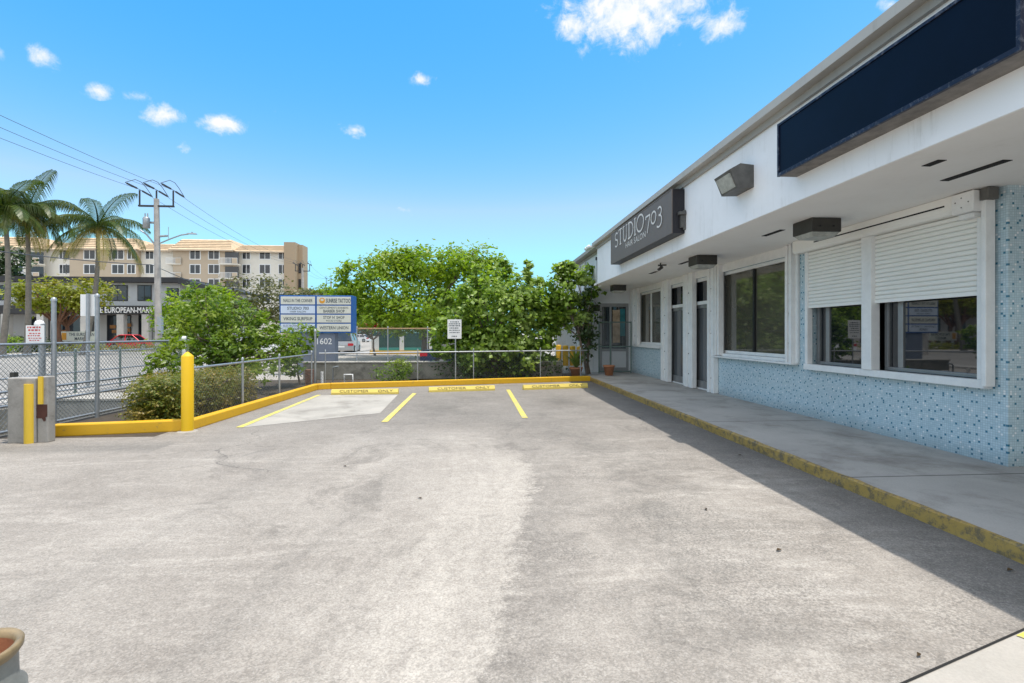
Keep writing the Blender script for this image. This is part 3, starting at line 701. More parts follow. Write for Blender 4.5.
m = MB(); pr = [(XF-.001,3.70),(XF-.001,4.02),(XF-.20,4.04),(XF-.36,3.95),(XF-.33,3.90),(XF-.24,3.69)]
m.prism([(a,yf,b) for a, b in pr][::-1], (0,.46,0)); m.build('housing', M['fixture'], t, bevel=.012)
m = MB(); e = .012; m.hexa([(XF-.255,yf+.04,3.715),(XF-.255,yf+.42,3.715),(XF-.24,yf+.42,3.715),(XF-.24,yf+.04,3.715)],[(XF-.355,yf+.04,3.905),(XF-.355,yf+.42,3.905),(XF-.33,yf+.42,3.905),(XF-.33,yf+.04,3.905)]); m.build('lens', M['lens'], t)
sc_ = G(660.5,262.8,ZS)
t = thing('security_camera', (sc_.x,sc_.y,ZS), 'small dark dome bracket camera hanging from the soffit', 'camera')
m = MB(); m.tube([(sc_.x,sc_.y,ZS-.001),(sc_.x,sc_.y,ZS-.10)], .015, 6); m.tube([(sc_.x-.06,sc_.y,ZS-.06),(sc_.x+.11,sc_.y-.08,ZS-.06)], .02, 6); m.build('bracket', M['bronze'], t)
m = MB(); m.tube([(sc_.x-.08,sc_.y-.1,ZS-.17),(sc_.x+.05,sc_.y+.04,ZS-.10)], .035, 8); m.build('camera_body', M['bronze'], t)
t = thing('spotlight', (XF+.1,16.0,4.6), 'white twin spotlight on the roof edge above the far corner', 'light')
m = MB(); m.box((XF-.22,15.9,4.50),(XF-.03,16.6,4.56)); m.tube([(XF-.12,16.1,4.53),(XF+.05,16.1,4.66)], .02, 6); m.build('arm', M['white'], t)
m = MB(); m.lathe((XF-.16,16.2,4.58),[(.02,.05),(.09,.0),(.1,-.05),(0,-.05)],10); m.lathe((XF-.16,16.5,4.58),[(.02,.05),(.09,.0),(.1,-.05),(0,-.05)],10); m.build('lamp_head', M['white'], t)

# salon sign
XG = 3.70; yF, yN = YX(611, XG), YX(672, XG)
t = thing('salon_sign', (XF,(yF+yN)/2,3.52), 'long taupe sign box with pale thin lettering for a hair salon', 'sign')
m = MB(); m.box((XG+.012,yN,3.52),(XF-.002,yF,4.37)); m.build('cabinet', M['signedge'], t)
m = MB(); m.box((XG,yN+.03,3.55),(XG+.011,yF-.03,4.35)); m.build('sign_face', M['signgrey'], t)
m = MB(); m.box((XG-.006,yN,3.52),(XG+.011,yF,3.548)); m.box((XG-.006,yN,4.352),(XG+.011,yF,4.372)); m.box((XG-.006,yN,3.549),(XG+.011,yN+.028,4.351)); m.box((XG-.006,yF-.028,3.549),(XG+.011,yF,4.351)); m.build('trim', M['signgrey'], t)
m = MB(); m.tube([(XF-.02,yN-.035,3.58),(XF-.02,yN-.035,3.95)], .03, 8); m.box((XF-.10,yN-.06,3.62),(XF-.04,yN-.002,3.85)); m.box((XF-.14,yN-.09,3.86),(XF-.01,yN-.002,3.92)); m.build('junction_box', M['fixture'], t)
def arc(cx, cy, rx, ry, a0, a1, n=14): return [(cx+rx*math.cos(R(a0+(a1-a0)*i/n)), cy+ry*math.sin(R(a0+(a1-a0)*i/n))) for i in range(n+1)]
ln = MB(); LW = yF-yN; o0 = Vector((XG-.001, yF, 3.52)); nn = Vector((-1,0,0)); hh = .40; yb = .40
def st(pts, wd, x0): ln.stroke([(LW*.10+(x0+a-LW*.115)*1.16, yb+b) for a, b in pts], wd*1.15, o0, EXW, EZ, nn)
x = LW*.115; hv, lt = .05, .022
st(arc(.12,.27,.10,.09,40,270,14)+arc(.12,.09,.11,.09,90,-140,14), .035, x)
x += .30; st([(.13,0),(.13,hh)], hv, x); st([(0,hh-.01),(.26,hh-.01)], lt, x); st([(.0,hh-.06),(.0,hh)], lt, x); st([(.26,hh-.06),(.26,hh)], lt, x); st([(.07,.01),(.19,.01)], lt, x)
x += .32; st([(.05,hh),(.05,.12)]+arc(.15,.12,.10,.11,180,360,10), hv*.8, x); st([(.25,.12),(.25,hh)], lt, x); st([(0,hh-.01),(.1,hh-.01)], lt, x); st([(.2,hh-.01),(.3,hh-.01)], lt, x)
x += .37; st([(.05,0),(.05,hh)], hv, x); st([(.0,hh-.012)]+arc(.09,hh/2,.23,hh/2-.012,88,-88,14)+[(0,.012)], .034, x)
x += .38; st([(.06,0),(.06,hh)], hv, x); st([(0,hh-.01),(.12,hh-.01)], lt, x); st([(0,.01),(.12,.01)], lt, x)
x += .16; st(arc(.21,hh/2,.20,hh/2-.012,0,360,26), .036, x)
x += .53; q = .25; st([(.0,q-.06),(.0,q-.01),(.22,q-.01),(.08,-.12)], .034, x)
x += .27; st(arc(.13,q/2,.12,q/2,0,360,22), .034, x)
x += .31; st(arc(.1,q-.075,.1,.085,130,-90,12)+arc(.09,-.02,.13,.12,90,-130,14), .032, x)
text(ln, 'HAIR SALON', o0+EXW*(LW*.49)+EZ*.215, EXW, EZ, .135, LW*.34, t=.006)
ln.build('lettering', M['letter'], t)
# blank navy sign
XV = 3.71; yF, yN = YX(778, XV), YX(1022, XV)
t = thing('blank_sign', (XF,(yF+yN)/2,3.54), 'large blank navy blue sign box on the white fascia', 'sign')
m = MB(); m.box((XV+.02,yN,3.555),(XF-.002,yF,4.18)); m.build('cabinet', M['signedge'], t)
m = MB(); m.box((XV,yN+.03,3.58),(XV+.019,yF-.03,4.16)); m.build('sign_face', M['navy'], t)
m = MB(); m.box((XV-.012,yN,3.54),(XV+.019,yF,3.578)); m.box((XV-.012,yN,4.162),(XV+.019,yF,4.19)); m.box((XV-.012,yN,3.579),(XV+.019,yN+.028,4.161)); m.box((XV-.012,yF-.028,3.579),(XV+.019,yF,4.161)); m.build('trim', M['navyedge'], t)
m = MB(); m.box((XV+.02,yN+.01,3.541),(XF-.003,yF-.01,3.554)); m.build('underside', M['signunder'], t)

# gate across the far end of the walk
t = thing('chain_link_gate', (5.0,17.45,ZF), 'dark framed chain link gate across the far end of the walk', 'gate')
xa, xb, xm = W(599,330,17.45).x, W(631,330,17.45).x, W(610.5,330,17.45).x
m = MB()
for x in (xa, xm, xb): m.tube([(x,17.45,ZF),(x,17.45,2.05)], .024, 8)
for z in (2.02,1.12,.2): m.tube([(xa,17.45,z),(xb,17.45,z)], .022, 8)
m.build('gate_frame', M['galvgreen'], t)
m = MB(); chain(m, (xa,17.45), (xb,17.45), .2, 2.02); m.build('mesh', M['wire'], t)

# pots by the corner
def pot(name, loc, s, label, cat='flower pot'):
    t = thing(name, loc, label, cat)
    m = MB(); m.lathe((0,0,0),[(0,.005),(.13*s,.005),(.18*s,.30*s),(.205*s,.30*s),(.205*s,.36*s),(.18*s,.36*s),(.175*s,.31*s),(0,.31*s)],20); m.build('pot', M['terracotta'], t, world=False)
    return t
p = G(609,375.5,ZF); pot('terracotta_pot', p, 1.0, 'empty terracotta pot standing on the walk before the gate')
p = Vector((W(576,370,16.6).x,16.6,.01)); t = pot('potted_plant', p, 1.15, 'spiky green plant in a terracotta pot at the end kerb', 'potted plant')
m = MB(); rr = random.Random(5)
for i in range(60):
    a = rr.uniform(0,6.28); L = rr.uniform(.4,.85); e = rr.uniform(.15,1.0); d = Vector((math.cos(a)*e, math.sin(a)*e, 1)).normalized()
    b0 = Vector((0,0,.36)); mid = b0+d*L*.6; tip = b0+d*L+Vector((math.cos(a),math.sin(a),-.6))*.12; s = Vector((-math.sin(a),math.cos(a),0))*.03
    m.face([b0-s*.4,b0+s*.4,mid+s,mid-s]); m.face([mid-s,mid+s,tip])
m.build('leaves', M['leaf_shrub'], t, world=False)
# glazed jar close by at lower left
jc = W(-30,651,1.46); jz = jc.z
t = thing('glazed_jar', (jc.x,jc.y,0), 'grey glazed jar with cream rim and orange inside at the lower left', 'jar')
rr_ = .105
m = MB(); m.lathe((0,0,0),[(0,.004),(rr_*1.0,.004),(rr_*1.12,jz-.17),(rr_*1.1,jz-.13),(rr_*.94,jz-.115),(rr_*.92,jz-.035),(rr_*.95,jz-.03)],40); m.build('body', M['glaze'], t, world=False)
m = MB(); m.lathe((0,0,0),[(rr_*.94,jz-.034),(rr_*1.03,jz-.018),(rr_*1.04,jz-.004),(rr_*.99,jz+.003),(rr_*.86,jz-.004),(rr_*.83,jz-.02)],40); m.build('rim', M['glazerim'], t, world=False)
m = MB(); m.lathe((0,0,0),[(rr_*.83,jz-.018),(rr_*.80,jz-.2),(0,jz-.22)],40); m.build('lining', M['terracotta'], t, world=False)

# ------------------------------------------------------------------ wheel stops
def wheel_stop(a, b, label):
    A, Bp = G(*a), G(*b); c = (A+Bp)/2; d = (Bp-A); rz = math.atan2(d.y, d.x); L = d.length
    t = thing('wheel_stop', (c.x,c.y,.006), label, 'wheel stop', 'yellow wheel stops at the end kerb', rz)
    m = MB(); pr = [(-.0,0),(.165,0),(.165,.05),(.125,.13),(.04,.13),(0,.05)]
    m.prism([(-L/2,y,z) for y, z in pr], (L,0,0)); m.build('block', M['yellow_stop'], t, world=False, bevel=.008)
    m = MB(); n = Vector((0,-.08,.04)).normalized(); ey = Vector((0,.04,.08)).normalized(); o = Vector((0,.004,.058))
    text(m, 'CUSTOMER', o+Vector((-L*.16,0,0)), EX, ey, .066, L*.43, t=.006)
    text(m, 'ONLY', o+Vector((L*.31,0,0)), EX, ey, .066, L*.22, t=.006)
    m.build('lettering', M['textgrey'], t, world=False)
wheel_stop((331,395),(398,394.3),'yellow wheel stop with stencilled words at the pale concrete patch')
wheel_stop((429,392.5),(495,390.6),'yellow wheel stop with stencilled words between the two free stall lines')
wheel_stop((524,390.2),(588,388),'yellow wheel stop with stencilled words nearest the potted plant')

# ------------------------------------------------------------------ bollard and pillar
b = G(187.5,431.5); t = thing('bollard', (b.x,b.y,0), 'tall glossy yellow steel bollard at the kerb corner', 'bollard')
m = MB(); m.lathe((b.x,b.y,0),[(.088,.002),(.088,1.225),(.083,1.235),(.015,1.30),(0,1.303)],28); m.build('pipe', M['bollard'], t)
m = MB(); m.lathe((b.x,b.y,.004),[(.15,0),(.13,.010),(.088,.014)],24); m.build('footing', M['patch'], t)
pl = G(30,443.5); t = thing('concrete_pillar', (pl.x,pl.y,0), 'grey concrete gate pillar of two blocks with yellow stripes and brown patch', 'pillar')
YP = pl.y; xA, xB, xC = W(7,440,YP).x, W(35,440,YP).x, W(55,440,YP).x
zt1 = W(20,378,YP).z; zt2 = W(45,376,YP+.12).z
m = MB(); m.box((xA,YP,0),(xB,YP+.24,zt1)); m.box((xB+.002,YP+.03,0),(W(48,440,YP+.03).x,YP+.16,zt2)); m.build('block', M['pillar'], t, bevel=.015)
m = MB(); xx = W(29,440,YP).x; m.tube([(xx,YP+.02,0),(xx,YP+.02,W(27,384,YP).z)], .07, 12); m.build('yellow_strip', M['stripe'], t)
xx = W(41.5,400,YP+.03).x; m = MB(); m.box((xx-.03,YP+.005,W(41,404,YP+.03).z),(xx+.03,YP+.028,zt2+.002)); m.build('yellow_strip', M['stripe'], t)
xx = W(40.8,410,YP+.03).x; m = MB(); zz = W(41,404.5,YP+.03).z; z2 = W(41,418,YP+.03).z
m.prism([(xx-.085,YP+.029,z2),(xx+.02,YP+.029,z2-.005),(xx+.045,YP+.029,z2-.05),(xx+.07,YP+.029,z2-.04),(xx+.065,YP+.029,z2+.01),(xx+.09,YP+.029,z2+.02),(xx+.09,YP+.029,zz),(xx-.08,YP+.029,zz)][::-1],(0,-.006,0)); m.build('rust_patch', M['rust'], t)
m = MB(); xx = W(15,376,YP+.2).x; m.box((xx-.03,YP+.15,zt1),(xx+.03,YP+.22,zt1+.07)); m.build('cap_stub', M['bronze'], t)

# ------------------------------------------------------------------ fences
def fence(name, label, a, b, zt, posts, rails, z0=.06, r=.028, pm='galv', rm='galv', cp=.07, wr=.0022, mesh=True, wm='wire'):
    a, b = Vector((a[0],a[1],0)), Vector((b[0],b[1],0))
    t = thing(name, tuple((a+b)/2), label, 'fence')
    for f in posts:
        p = a.lerp(b, f); post(p.x, p.y, 0, zt+.06, r).build('post', M[pm], t)
    for z in rails:
        m = MB(); m.tube([(a.x,a.y,z),(b.x,b.y,z)], .021, 8); m.build('rail', M[rm], t)
    if mesh:
        m = MB(); chain(m, a, b, z0, zt, cp, wr); m.build('mesh', M[wm], t)
    return t
XN1 = -7.25
t = fence('chain_link_fence', 'near grey chain link fence running along the canal edge behind the concrete pillar', (XN1,6.2), (XN1,12.6), 1.43, (.02,.98), (1.43,.70,.48,.09), cp=.08, wr=.0026)
for u, vt in ((52,300),(95.5,296)):
    y = YX(u, XN1); z = W(u, vt, y).z; post(XN1+.03, y, 0, z, .035).build('tall_post', M['galv'], t)
y = YX(183, XN1); post(XN1+.02, y, 0, W(183,338,y).z, .04).build('tall_post', M['white'], t)
fence('guard_fence', 'green posted chain link guard fence on the far side of the canal by the street', (-10.15,6.0), (-10.15,16.5), 1.12, (.04,.16,.3,.45,.6,.655,.8,.96), (1.12,.62,.2), pm='galvgreen', z0=.1, cp=.12, wr=.0017)
YK0 = 8.0
fa, fb = kc+Vector((-.24,.2,0)), kd+Vector((-.26,.25,0)); xf = (fa.x+fb.x)/2
fence('low_fence', 'low grey chain link fence along the left kerb before the brown green hedge', fa, fb, 1.0, [0.0]+[(YX(u,xf)-fa.y)/(fb.y-fa.y) for u in (244,278.5)]+[1.0], (1.0,), z0=.14, r=.024, cp=.085, wr=.0011, wm='wire_dark')
a = kd+Vector((-.1,.4,0)); b = Vector((3.75,16.3,0))
t = fence('low_fence', 'low grey chain link fence behind the end kerb before the old concrete wall', a, b, 1.02, (.02,.33,.535,.8,.97), (1.02,), z0=.14, r=.018, cp=.09, wr=.0011, wm='wire_dark')
p = W(315,360,14.4); post(p.x, 14.42, 0, W(315,331,14.4).z, .035).build('tall_post', M['galv'], t)
# tall fence with rusty rail on the neighbouring ground
a = W(357,340,25); b = W(470,340,25)
t = fence('tall_fence', 'tall chain link fence with rusty brown top rail beyond the old wall', (a.x,25), (b.x,25), W(390,328.5,25).z, (.0,.27,.62,1.0), (), z0=.1, cp=.09)
m = MB(); z = W(390,328.5,25).z; m.tube([(a.x,25,z),(b.x,25,z)], .03, 8); m.build('rail', M['brownrail'], t)

# old walls
t = thing('old_wall', (-2,17.1,0), 'low weathered dark concrete wall beyond the end fence', 'wall')
zt = W(400,363,17.0).z
m = MB(); xa = W(303,370,17.0).x; m.box((xa,17.0,0),(3.0,17.25,zt)); m.build('wall_body', M['wallc'], t, bevel=.02)
m = MB(); m.box((xa-.03,16.97,zt+.001),(3.03,17.28,zt+.05)); m.build('coping', M['head'], t, bevel=.01)
t = thing('headwall', (-8.7,12.6,-.7), 'pale concrete headwall closing the end of the canal', 'wall')
m = MB(); m.box((-9.98,11.6,-1.1),(-7.47,12.74,.06)); m.build('wall_body', M['head'], t, bevel=.02)
m = MB(); m.box((-9.99,11.55,.062),(-7.46,12.75,.12)); m.build('coping', M['head'], t, bevel=.01)
t = thing('brick_pier', (W(309.5,380,14.9).x,14.9,0), 'small old brick pier behind the corner of the end kerb', 'pier')
m = MB(); px = W(309.5,380,14.9).x
for i in range(6): m.box((px-.10,14.8,i*.085+.01),(px+.10,15.0,i*.085+.085))
m.build('brickwork', M['brick'], t, bevel=.006)
# little pipes behind the kerb
px = W(322,380,15.2).x; m = MB(); m.tube([(px,15.2,0),(px,15.2,.42)], .045, 10); tag(m.build('white_pipe', M['white']), 'short upright white pipe behind the end kerb near the brick pier', 'pipe')
px = W(333,380,15.5).x; m = MB(); m.tube([(px,15.5,0),(px,15.5,.5),(px+.03,15.5,.54),(px+.17,15.5,.56)], .025, 8); tag(m.build('bent_pipe', M['galv']), 'thin grey pipe with bent top between the white pipes', 'pipe')
xa, xb = W(344.5,380,15.3).x, W(352.5,380,15.3).x; m = MB(); m.tube([(xa,15.3,0),(xa,15.3,.32),(xb,15.3,.32),(xb,15.3,0)], .028, 8); tag(m.build('hoop', M['white']), 'white square hoop of pipe behind the end kerb', 'pipe hoop')
# yellow posts at the corner
for i, u in enumerate((558.5,565.5,572.5,579.5)):
    q = W(u,360,19.2); t = thing('yellow_post', (q.x,19.2,0), ('first','second','third','last')[i]+' from the left of four yellow posts standing behind the potted plant', 'bollard', 'yellow posts behind the potted plant')
    m = MB(); zt = W(u,345+i*.5,19.2).z; m.lathe((q.x,19.2,0),[(.115,.002),(.115,zt-.03),(.09,zt),(0,zt+.01)],16); m.build('pipe', M['yellow'], t)
    m = MB(); m.lathe((q.x,19.2,0),[(.16,0),(.16,.28),(.116,.3)],16); m.build('footing', M['whitedirty'], t)
t = thing('white_gate_panel', (3.7,20,0), 'white boarded screen behind the four yellow posts', 'screen')
m = MB(); xa, xb = W(556,350,20).x, XN-.02
for i in range(8):
    q0 = xa+(xb-xa)*i/8; m.box((q0+.004,20,.02),(xa+(xb-xa)*(i+1)/8-.004,20.03,1.95))
m.build('boards', M['wall_white'], t)
m = MB(); m.box((xa,20.031,.4),(xb,20.08,.5)); m.box((xa,20.031,1.5),(xb,20.08,1.6)); m.build('rail', M['whitedirty'], t)

# ------------------------------------------------------------------ small signs
def plate_sign(name, label, u0, v0, u1, v1, Y, vb, mt, zb=0, pole_u=None, pr=.03, lines=None, hdr=None, behind=False):
    a, b = W(u0,v1,Y), W(u1,v0,Y); pu = pole_u or (u0+u1)/2; px = W(pu,v1,Y).x
    t = thing(name, (px,Y,zb), label, 'sign')
    m = MB(); m.box((a.x,Y-.006,a.z),(b.x,Y,b.z)); m.build('plate', M[mt], t, bevel=.003)
    yp = Y+pr+.004 if not behind else Y-pr-.01
    m = MB(); m.tube([(px,yp,zb),(px,yp,b.z+(.03 if not behind else .02))], pr, 8); m.build('pole', M['galv'], t)
    if lines:
        m = MB(); w_ = b.x-a.x; h_ = b.z-a.z
        for (f, q, wd) in lines:
            x = a.x+w_*(1-wd)/2; z = b.z-h_*f
            rr = random.Random(int(f*997)+len(label))
            while x < a.x+w_*(1+wd)/2-.02:
                l = rr.uniform(.03,.09)*w_/.6; x2 = min(x+l, a.x+w_*(1+wd)/2)
                m.box((x,Y-.010,z-h_*q),(x2,Y-.0065,z)); x = x2+.018
        m.build('print', M[hdr or 'ink'], t)
    return t
plate_sign('warning_sign', 'small white warning sign with red print on a steel pole by the concrete pillar', 26,325.5,44.5,343,8.6,0,'white',pole_u=39.5,pr=.045,
           lines=[(.06,.09,.8),(.22,.09,.7),(.42,.06,.6),(.55,.06,.75),(.7,.05,.7),(.82,.05,.6)], hdr='inkred')
m = MB(); q = W(39.5,324,8.65); m.lathe((q.x,8.65,q.z-.05),[(.06,0),(.07,.05),(.05,.1),(0,.12)],12); m.build('cap', M['white'], bpy.data.objects['warning_sign'])
plate_sign('road_sign', 'blank pale back of a road sign on a steel pole beside the street', 80.5,294.5,96.5,316,14.5,0,'white',pole_u=89.5,pr=.045,behind=True)
plate_sign('parking_sign', 'small white notice with dark print on a thin post among broad leaves', 447.5,319.5,461.5,338.7,15.25,0,'white',pole_u=455.5,pr=.022,
           lines=[(.10,.05,.6),(.2,.05,.8),(.3,.05,.8),(.42,.05,.7),(.54,.04,.75),(.66,.04,.7),(.85,.05,.4)])

# ------------------------------------------------------------------ monument sign
YS = 19.0; aL = W(279.5,333,YS); aR = W(352.5,295.5,YS)
x0, x1, z0, z1 = aL.x, aR.x, aL.z, aR.z
t = thing('tenant_sign', ((x0+x1)/2,YS+.3,0), 'blue cabinet sign with eight shop panels on a blue grey pedestal', 'sign')
m = MB(); m.box((x0,YS,z0),(x1,YS+.62,z1)); m.build('cabinet', M['blue'], t, bevel=.015)
px0, px1 = W(297,340,YS+.1).x, W(335,340,YS+.1).x
m = MB(); m.box((px0,YS+.1,0),(px1,YS+.55,z0-.003)); PD = m.build('pedestal', M['bluegrey'], t, bevel=.01)
m = MB(); text(m, '1602', Vector((W(324.5,343,YS+.1).x,YS+.1,W(324,344.3,YS+.1).z)), EX, EZ, .24, .56, t=.006, bold=.01); m.build('lettering', M['white'], PD)
cw = (x1-x0-.16)/2; rh = (z1-z0-.06)/4
rows = [[('NAILS IN THE CORNER',None),('STUDIO 703','HAIR SALON'),('VIKING SURFSUP',None),('ELECTRONIC CIGARETTES','VAPOR')],
        [('SUNRISE TATTOO',None),("GENTLEMEN'S BARBERS",'BARBER SHOP'),("STOP N' SHOP",'FOOD STORE'),('WESTERN UNION',None)]]
for ci in range(2):
    for ri in range(4):
        ax = x0+.05+ci*(cw+.06); az = z1-.03-(ri+1)*rh+.025
        m = MB(); m.box((ax,YS-.02,az),(ax+cw-.01,YS-.002,az+rh-.05))
        o = m.build('sign_panel', M['panelblue' if (ci, ri) in ((0,1),(0,3)) else 'panel'], t, bevel=.006)
        l = MB(); t1, t2 = rows[ci][ri]; hp = rh-.05; cx = ax+cw/2; yo = YS-.0205
        if (ci, ri) == (1,0):
            text(l, t1, Vector((cx+.16,yo,az+hp*.22)), EX, EZ, hp*.55, cw*.72, bold=.02)
            e = MB(); ec = Vector((ax+.2,yo,az+hp*.5)); e.face([ec+Vector((.11*math.cos(6.283*k/18),-.004,.11*math.sin(6.283*k/18))) for k in range(18)]); e.build('emblem', M['inkorange'], o)
            e = MB(); e.face([ec+Vector((.06*math.cos(6.283*k/14),-.007,.03+.045*math.sin(6.283*k/14))) for k in range(14)]); e.build('emblem', M['panel'], o)
        elif t2 is None: text(l, t1, Vector((cx,yo,az+hp*.28)), EX, EZ, hp*.42, cw*.84, bold=.012)
        elif (ci, ri) in ((0,1),(1,2)):
            text(l, t1, Vector((cx,yo,az+hp*.48)), EX, EZ, hp*.38, cw*.62, bold=.012); text(l, t2, Vector((cx,yo,az+hp*.12)), EX, EZ, hp*.22, cw*.45)
        else:
            text(l, t1, Vector((cx,yo,az+hp*.62)), EX, EZ, hp*.26, cw*.84); text(l, t2, Vector((cx,yo,az+hp*.12)), EX, EZ, hp*.38, cw*(.62 if ci else .3), bold=.012)
        l.build('lettering', M['ink'], o)

# ================================================================== FAR BUILDINGS
# market across the street: everything in the facade plane y = YM
YM = 56.0
def wx(u): return W(u, 333, YM).x
def wz(v, u=90): return W(u, v, YM).z
t = thing('market_building', (wx(80),YM,0), 'two storey pale market building with charcoal roof band and white letters', 'building')
xl, xr = wx(-45), wx(180)
m = MB(); m.box((xl,YM,0),(xr,YM+14,wz(281))); m.box((xr,YM+2.2,0),(wx(200),YM+14,wz(283))); m.build('wall', M['mk_wall'], t)
m = MB(); m.box((xl-.4,YM-.9,wz(282.5)),(xr+.3,YM+14.3,wz(277.5))); m.hexa([(xr+.3,YM-.9,wz(284)),(wx(206),YM+1.5,wz(288)),(wx(206),YM+14,wz(288)),(xr+.3,YM+14,wz(284))],[(xr+.3,YM-.9,wz(278)),(wx(206),YM+1.5,wz(285)),(wx(206),YM+14,wz(285)),(xr+.3,YM+14,wz(278))]); m.build('roof', M['mk_dark'], t)
m = MB(); m.box((xl,YM-2.0,wz(314.5)),(wx(196),YM-.002,wz(306.5))); EVE = m.build('canopy', M['mk_dark'], t)
m = MB(); text(m, 'THE EUROPEAN-MARKET', Vector((W(126,312,YM-2).x,YM-2.0,W(120,312.9,YM-2.0).z)), EX, EZ, .62, W(160,312,YM-2).x-W(92,312,YM-2).x, t=.03, bold=.02); m.build('lettering', M['white'], EVE)
for u in (2,22,56,98,133,157,180):
    m = MB(); m.box((wx(u)-.35,YM-1.95,0),(wx(u)+.35,YM-1.35,wz(314.6))); m.build('column', M['mk_stone'], t, bevel=.03)
def win(u0, v0, u1, v1, root, Y=None, fm='mk_dark', gm='glass_far', bars=1, d=.05):
    Yp = YM if Y is None else Y
    a, b = W(u0,v1,Yp), W(u1,v0,Yp); f = MB(); e = .09*Yp/56
    f.box((a.x-e,Yp-d,a.z-e),(b.x+e,Yp-.004,b.z+e)); o = f.build('window', M[fm], root)
    n = bars+1; p = MB()
    for i in range(n):
        xa = a.x+(b.x-a.x)*i/n+(e*.4 if i else 0); xb = a.x+(b.x-a.x)*(i+1)/n-(e*.4 if i < n-1 else 0)
        p.box((xa,Yp-d-.012,a.z),(xb,Yp-d-.002,b.z))
    p.build('pane', M[gm], o); return o
for q in ((-30,286,-12,300),(-6,286,7,299.5),(109,286,127,300),(138.5,286,151,300),(168,289,178,301),(36,287,52,300)): win(*q, t)
for q in ((28,318,49,343),(61,317,93,343),(108,316,130.5,343),(139.5,316,151.5,343),(160,317,176,343)): win(*q, t, bars=2)
m = MB(); rr = random.Random(2)
for i in range(16):
    u = rr.choice((rr.uniform(63,91), rr.uniform(110,129))); v = rr.uniform(322,341); q = W(u,v,YM-.08); m.box((q.x-.3,YM-.16,q.z-.18),(q.x+.3,YM-.075,q.z+.18))
m.build('shop_goods', M['mk_brown'], t)
# its ground sign
q0, q1 = W(60,341.5,47), W(95,331.5,47)
t = thing('shop_sign', ((q0.x+q1.x)/2,47,0), 'low pale sign board with dark letters in front of the market', 'sign')
m = MB(); m.box((q0.x,47,q0.z),(q1.x,47.2,q1.z)); m.build('board', M['panel'], t, bevel=.02)
m = MB(); m.box((q0.x+.3,47.02,0),(q0.x+.5,47.18,q0.z-.002)); m.box((q1.x-.5,47.02,0),(q1.x-.3,47.18,q0.z-.002)); m.build('leg', M['whitedirty'], t)
m = MB(); cx = (q0.x+q1.x)/2+.35; text(m, 'THE EUROPEAN', Vector((cx,47,W(78,336,47).z)), EX, EZ, .3, 2.2, bold=.02); text(m, 'MARKET', Vector((cx,47,W(78,340.3,47).z)), EX, EZ, .3, 1.2, bold=.02); m.build('lettering', M['ink'], t)
m = MB(); m.box((q0.x+.15,46.985,q0.z+.15),(q0.x+.55,46.998,q1.z-.12)); m.build('emblem', M['inkorange'], t)

# apartment block behind
YA = 96.0
t = thing('apartment_block', (W(150,330,YA).x,YA,0), 'long cream and tan apartment block with tan tiled mansard roof', 'building')
def ax(u, Y=YA): return W(u,330,Y).x
def az(v, u=140): return W(u,v,YA).z
segs = [(-60,45,'cream',1),(45,75,'cream',0),(75,141,'tan',1),(141,177,'cream',0),(177,236,'tan',1),(236,293,'cream',0)]
ze = az(250.5)
for (u0, u1, mm, hi) in segs:
    Yq = YA-(1.2 if hi else 0)
    m = MB(); m.box((ax(u0),Yq,0),(ax(u1)-.01,YA+6,ze)); m.build('wall', M[mm], t)
    zr = az(238.5) if hi else az(242.5); r0 = .9
    m = MB(); m.hexa([(ax(u0)-.3,Yq-r0,ze+.01),(ax(u1)+.3,Yq-r0,ze+.01),(ax(u1)+.3,YA+6.5,ze+.01),(ax(u0)-.3,YA+6.5,ze+.01)],
                     [(ax(u0)+.9,Yq+1.3,zr),(ax(u1)-.9,Yq+1.3,zr),(ax(u1)-.9,YA+5,zr),(ax(u0)+.9,YA+5,zr)])
    RF = m.build('roof', M['tileroof'], t)
    m = MB(); m.box((ax(u0)-.32,Yq-r0-.03,ze-.25),(ax(u1)+.32,Yq-r0+.3,ze+.005)); m.build('eave', M['tan'], RF)
    m = MB()
    for i in range(1,6):
        f = i/6; yl = (Yq-r0)*(1-f)+(Yq+1.3)*f-.05; zl = ze*(1-f)+zr*f; m.box((ax(u0)-.22+1.1*f,yl-.06,zl),(ax(u1)+.22-1.1*f,yl+.1,zl+.07))
    m.build('tile_course', M['tan'], RF)
m = MB(); m.box((ax(287),YA-1.5,0),(ax(298),YA+2.0,az(243.5,290))); m.box((ax(298)+.01,YA-.2,0),(ax(303),YA+2.6,az(245,300))); TW = m.build('stair_tower', M['brownstucco'], t)
m = MB()
for v in (262,278): m.box((ax(299),YA-.3,az(v+10)),(ax(301.5),YA-.21,az(v)))
m.build('stair_opening', M['mk_dark'], TW)
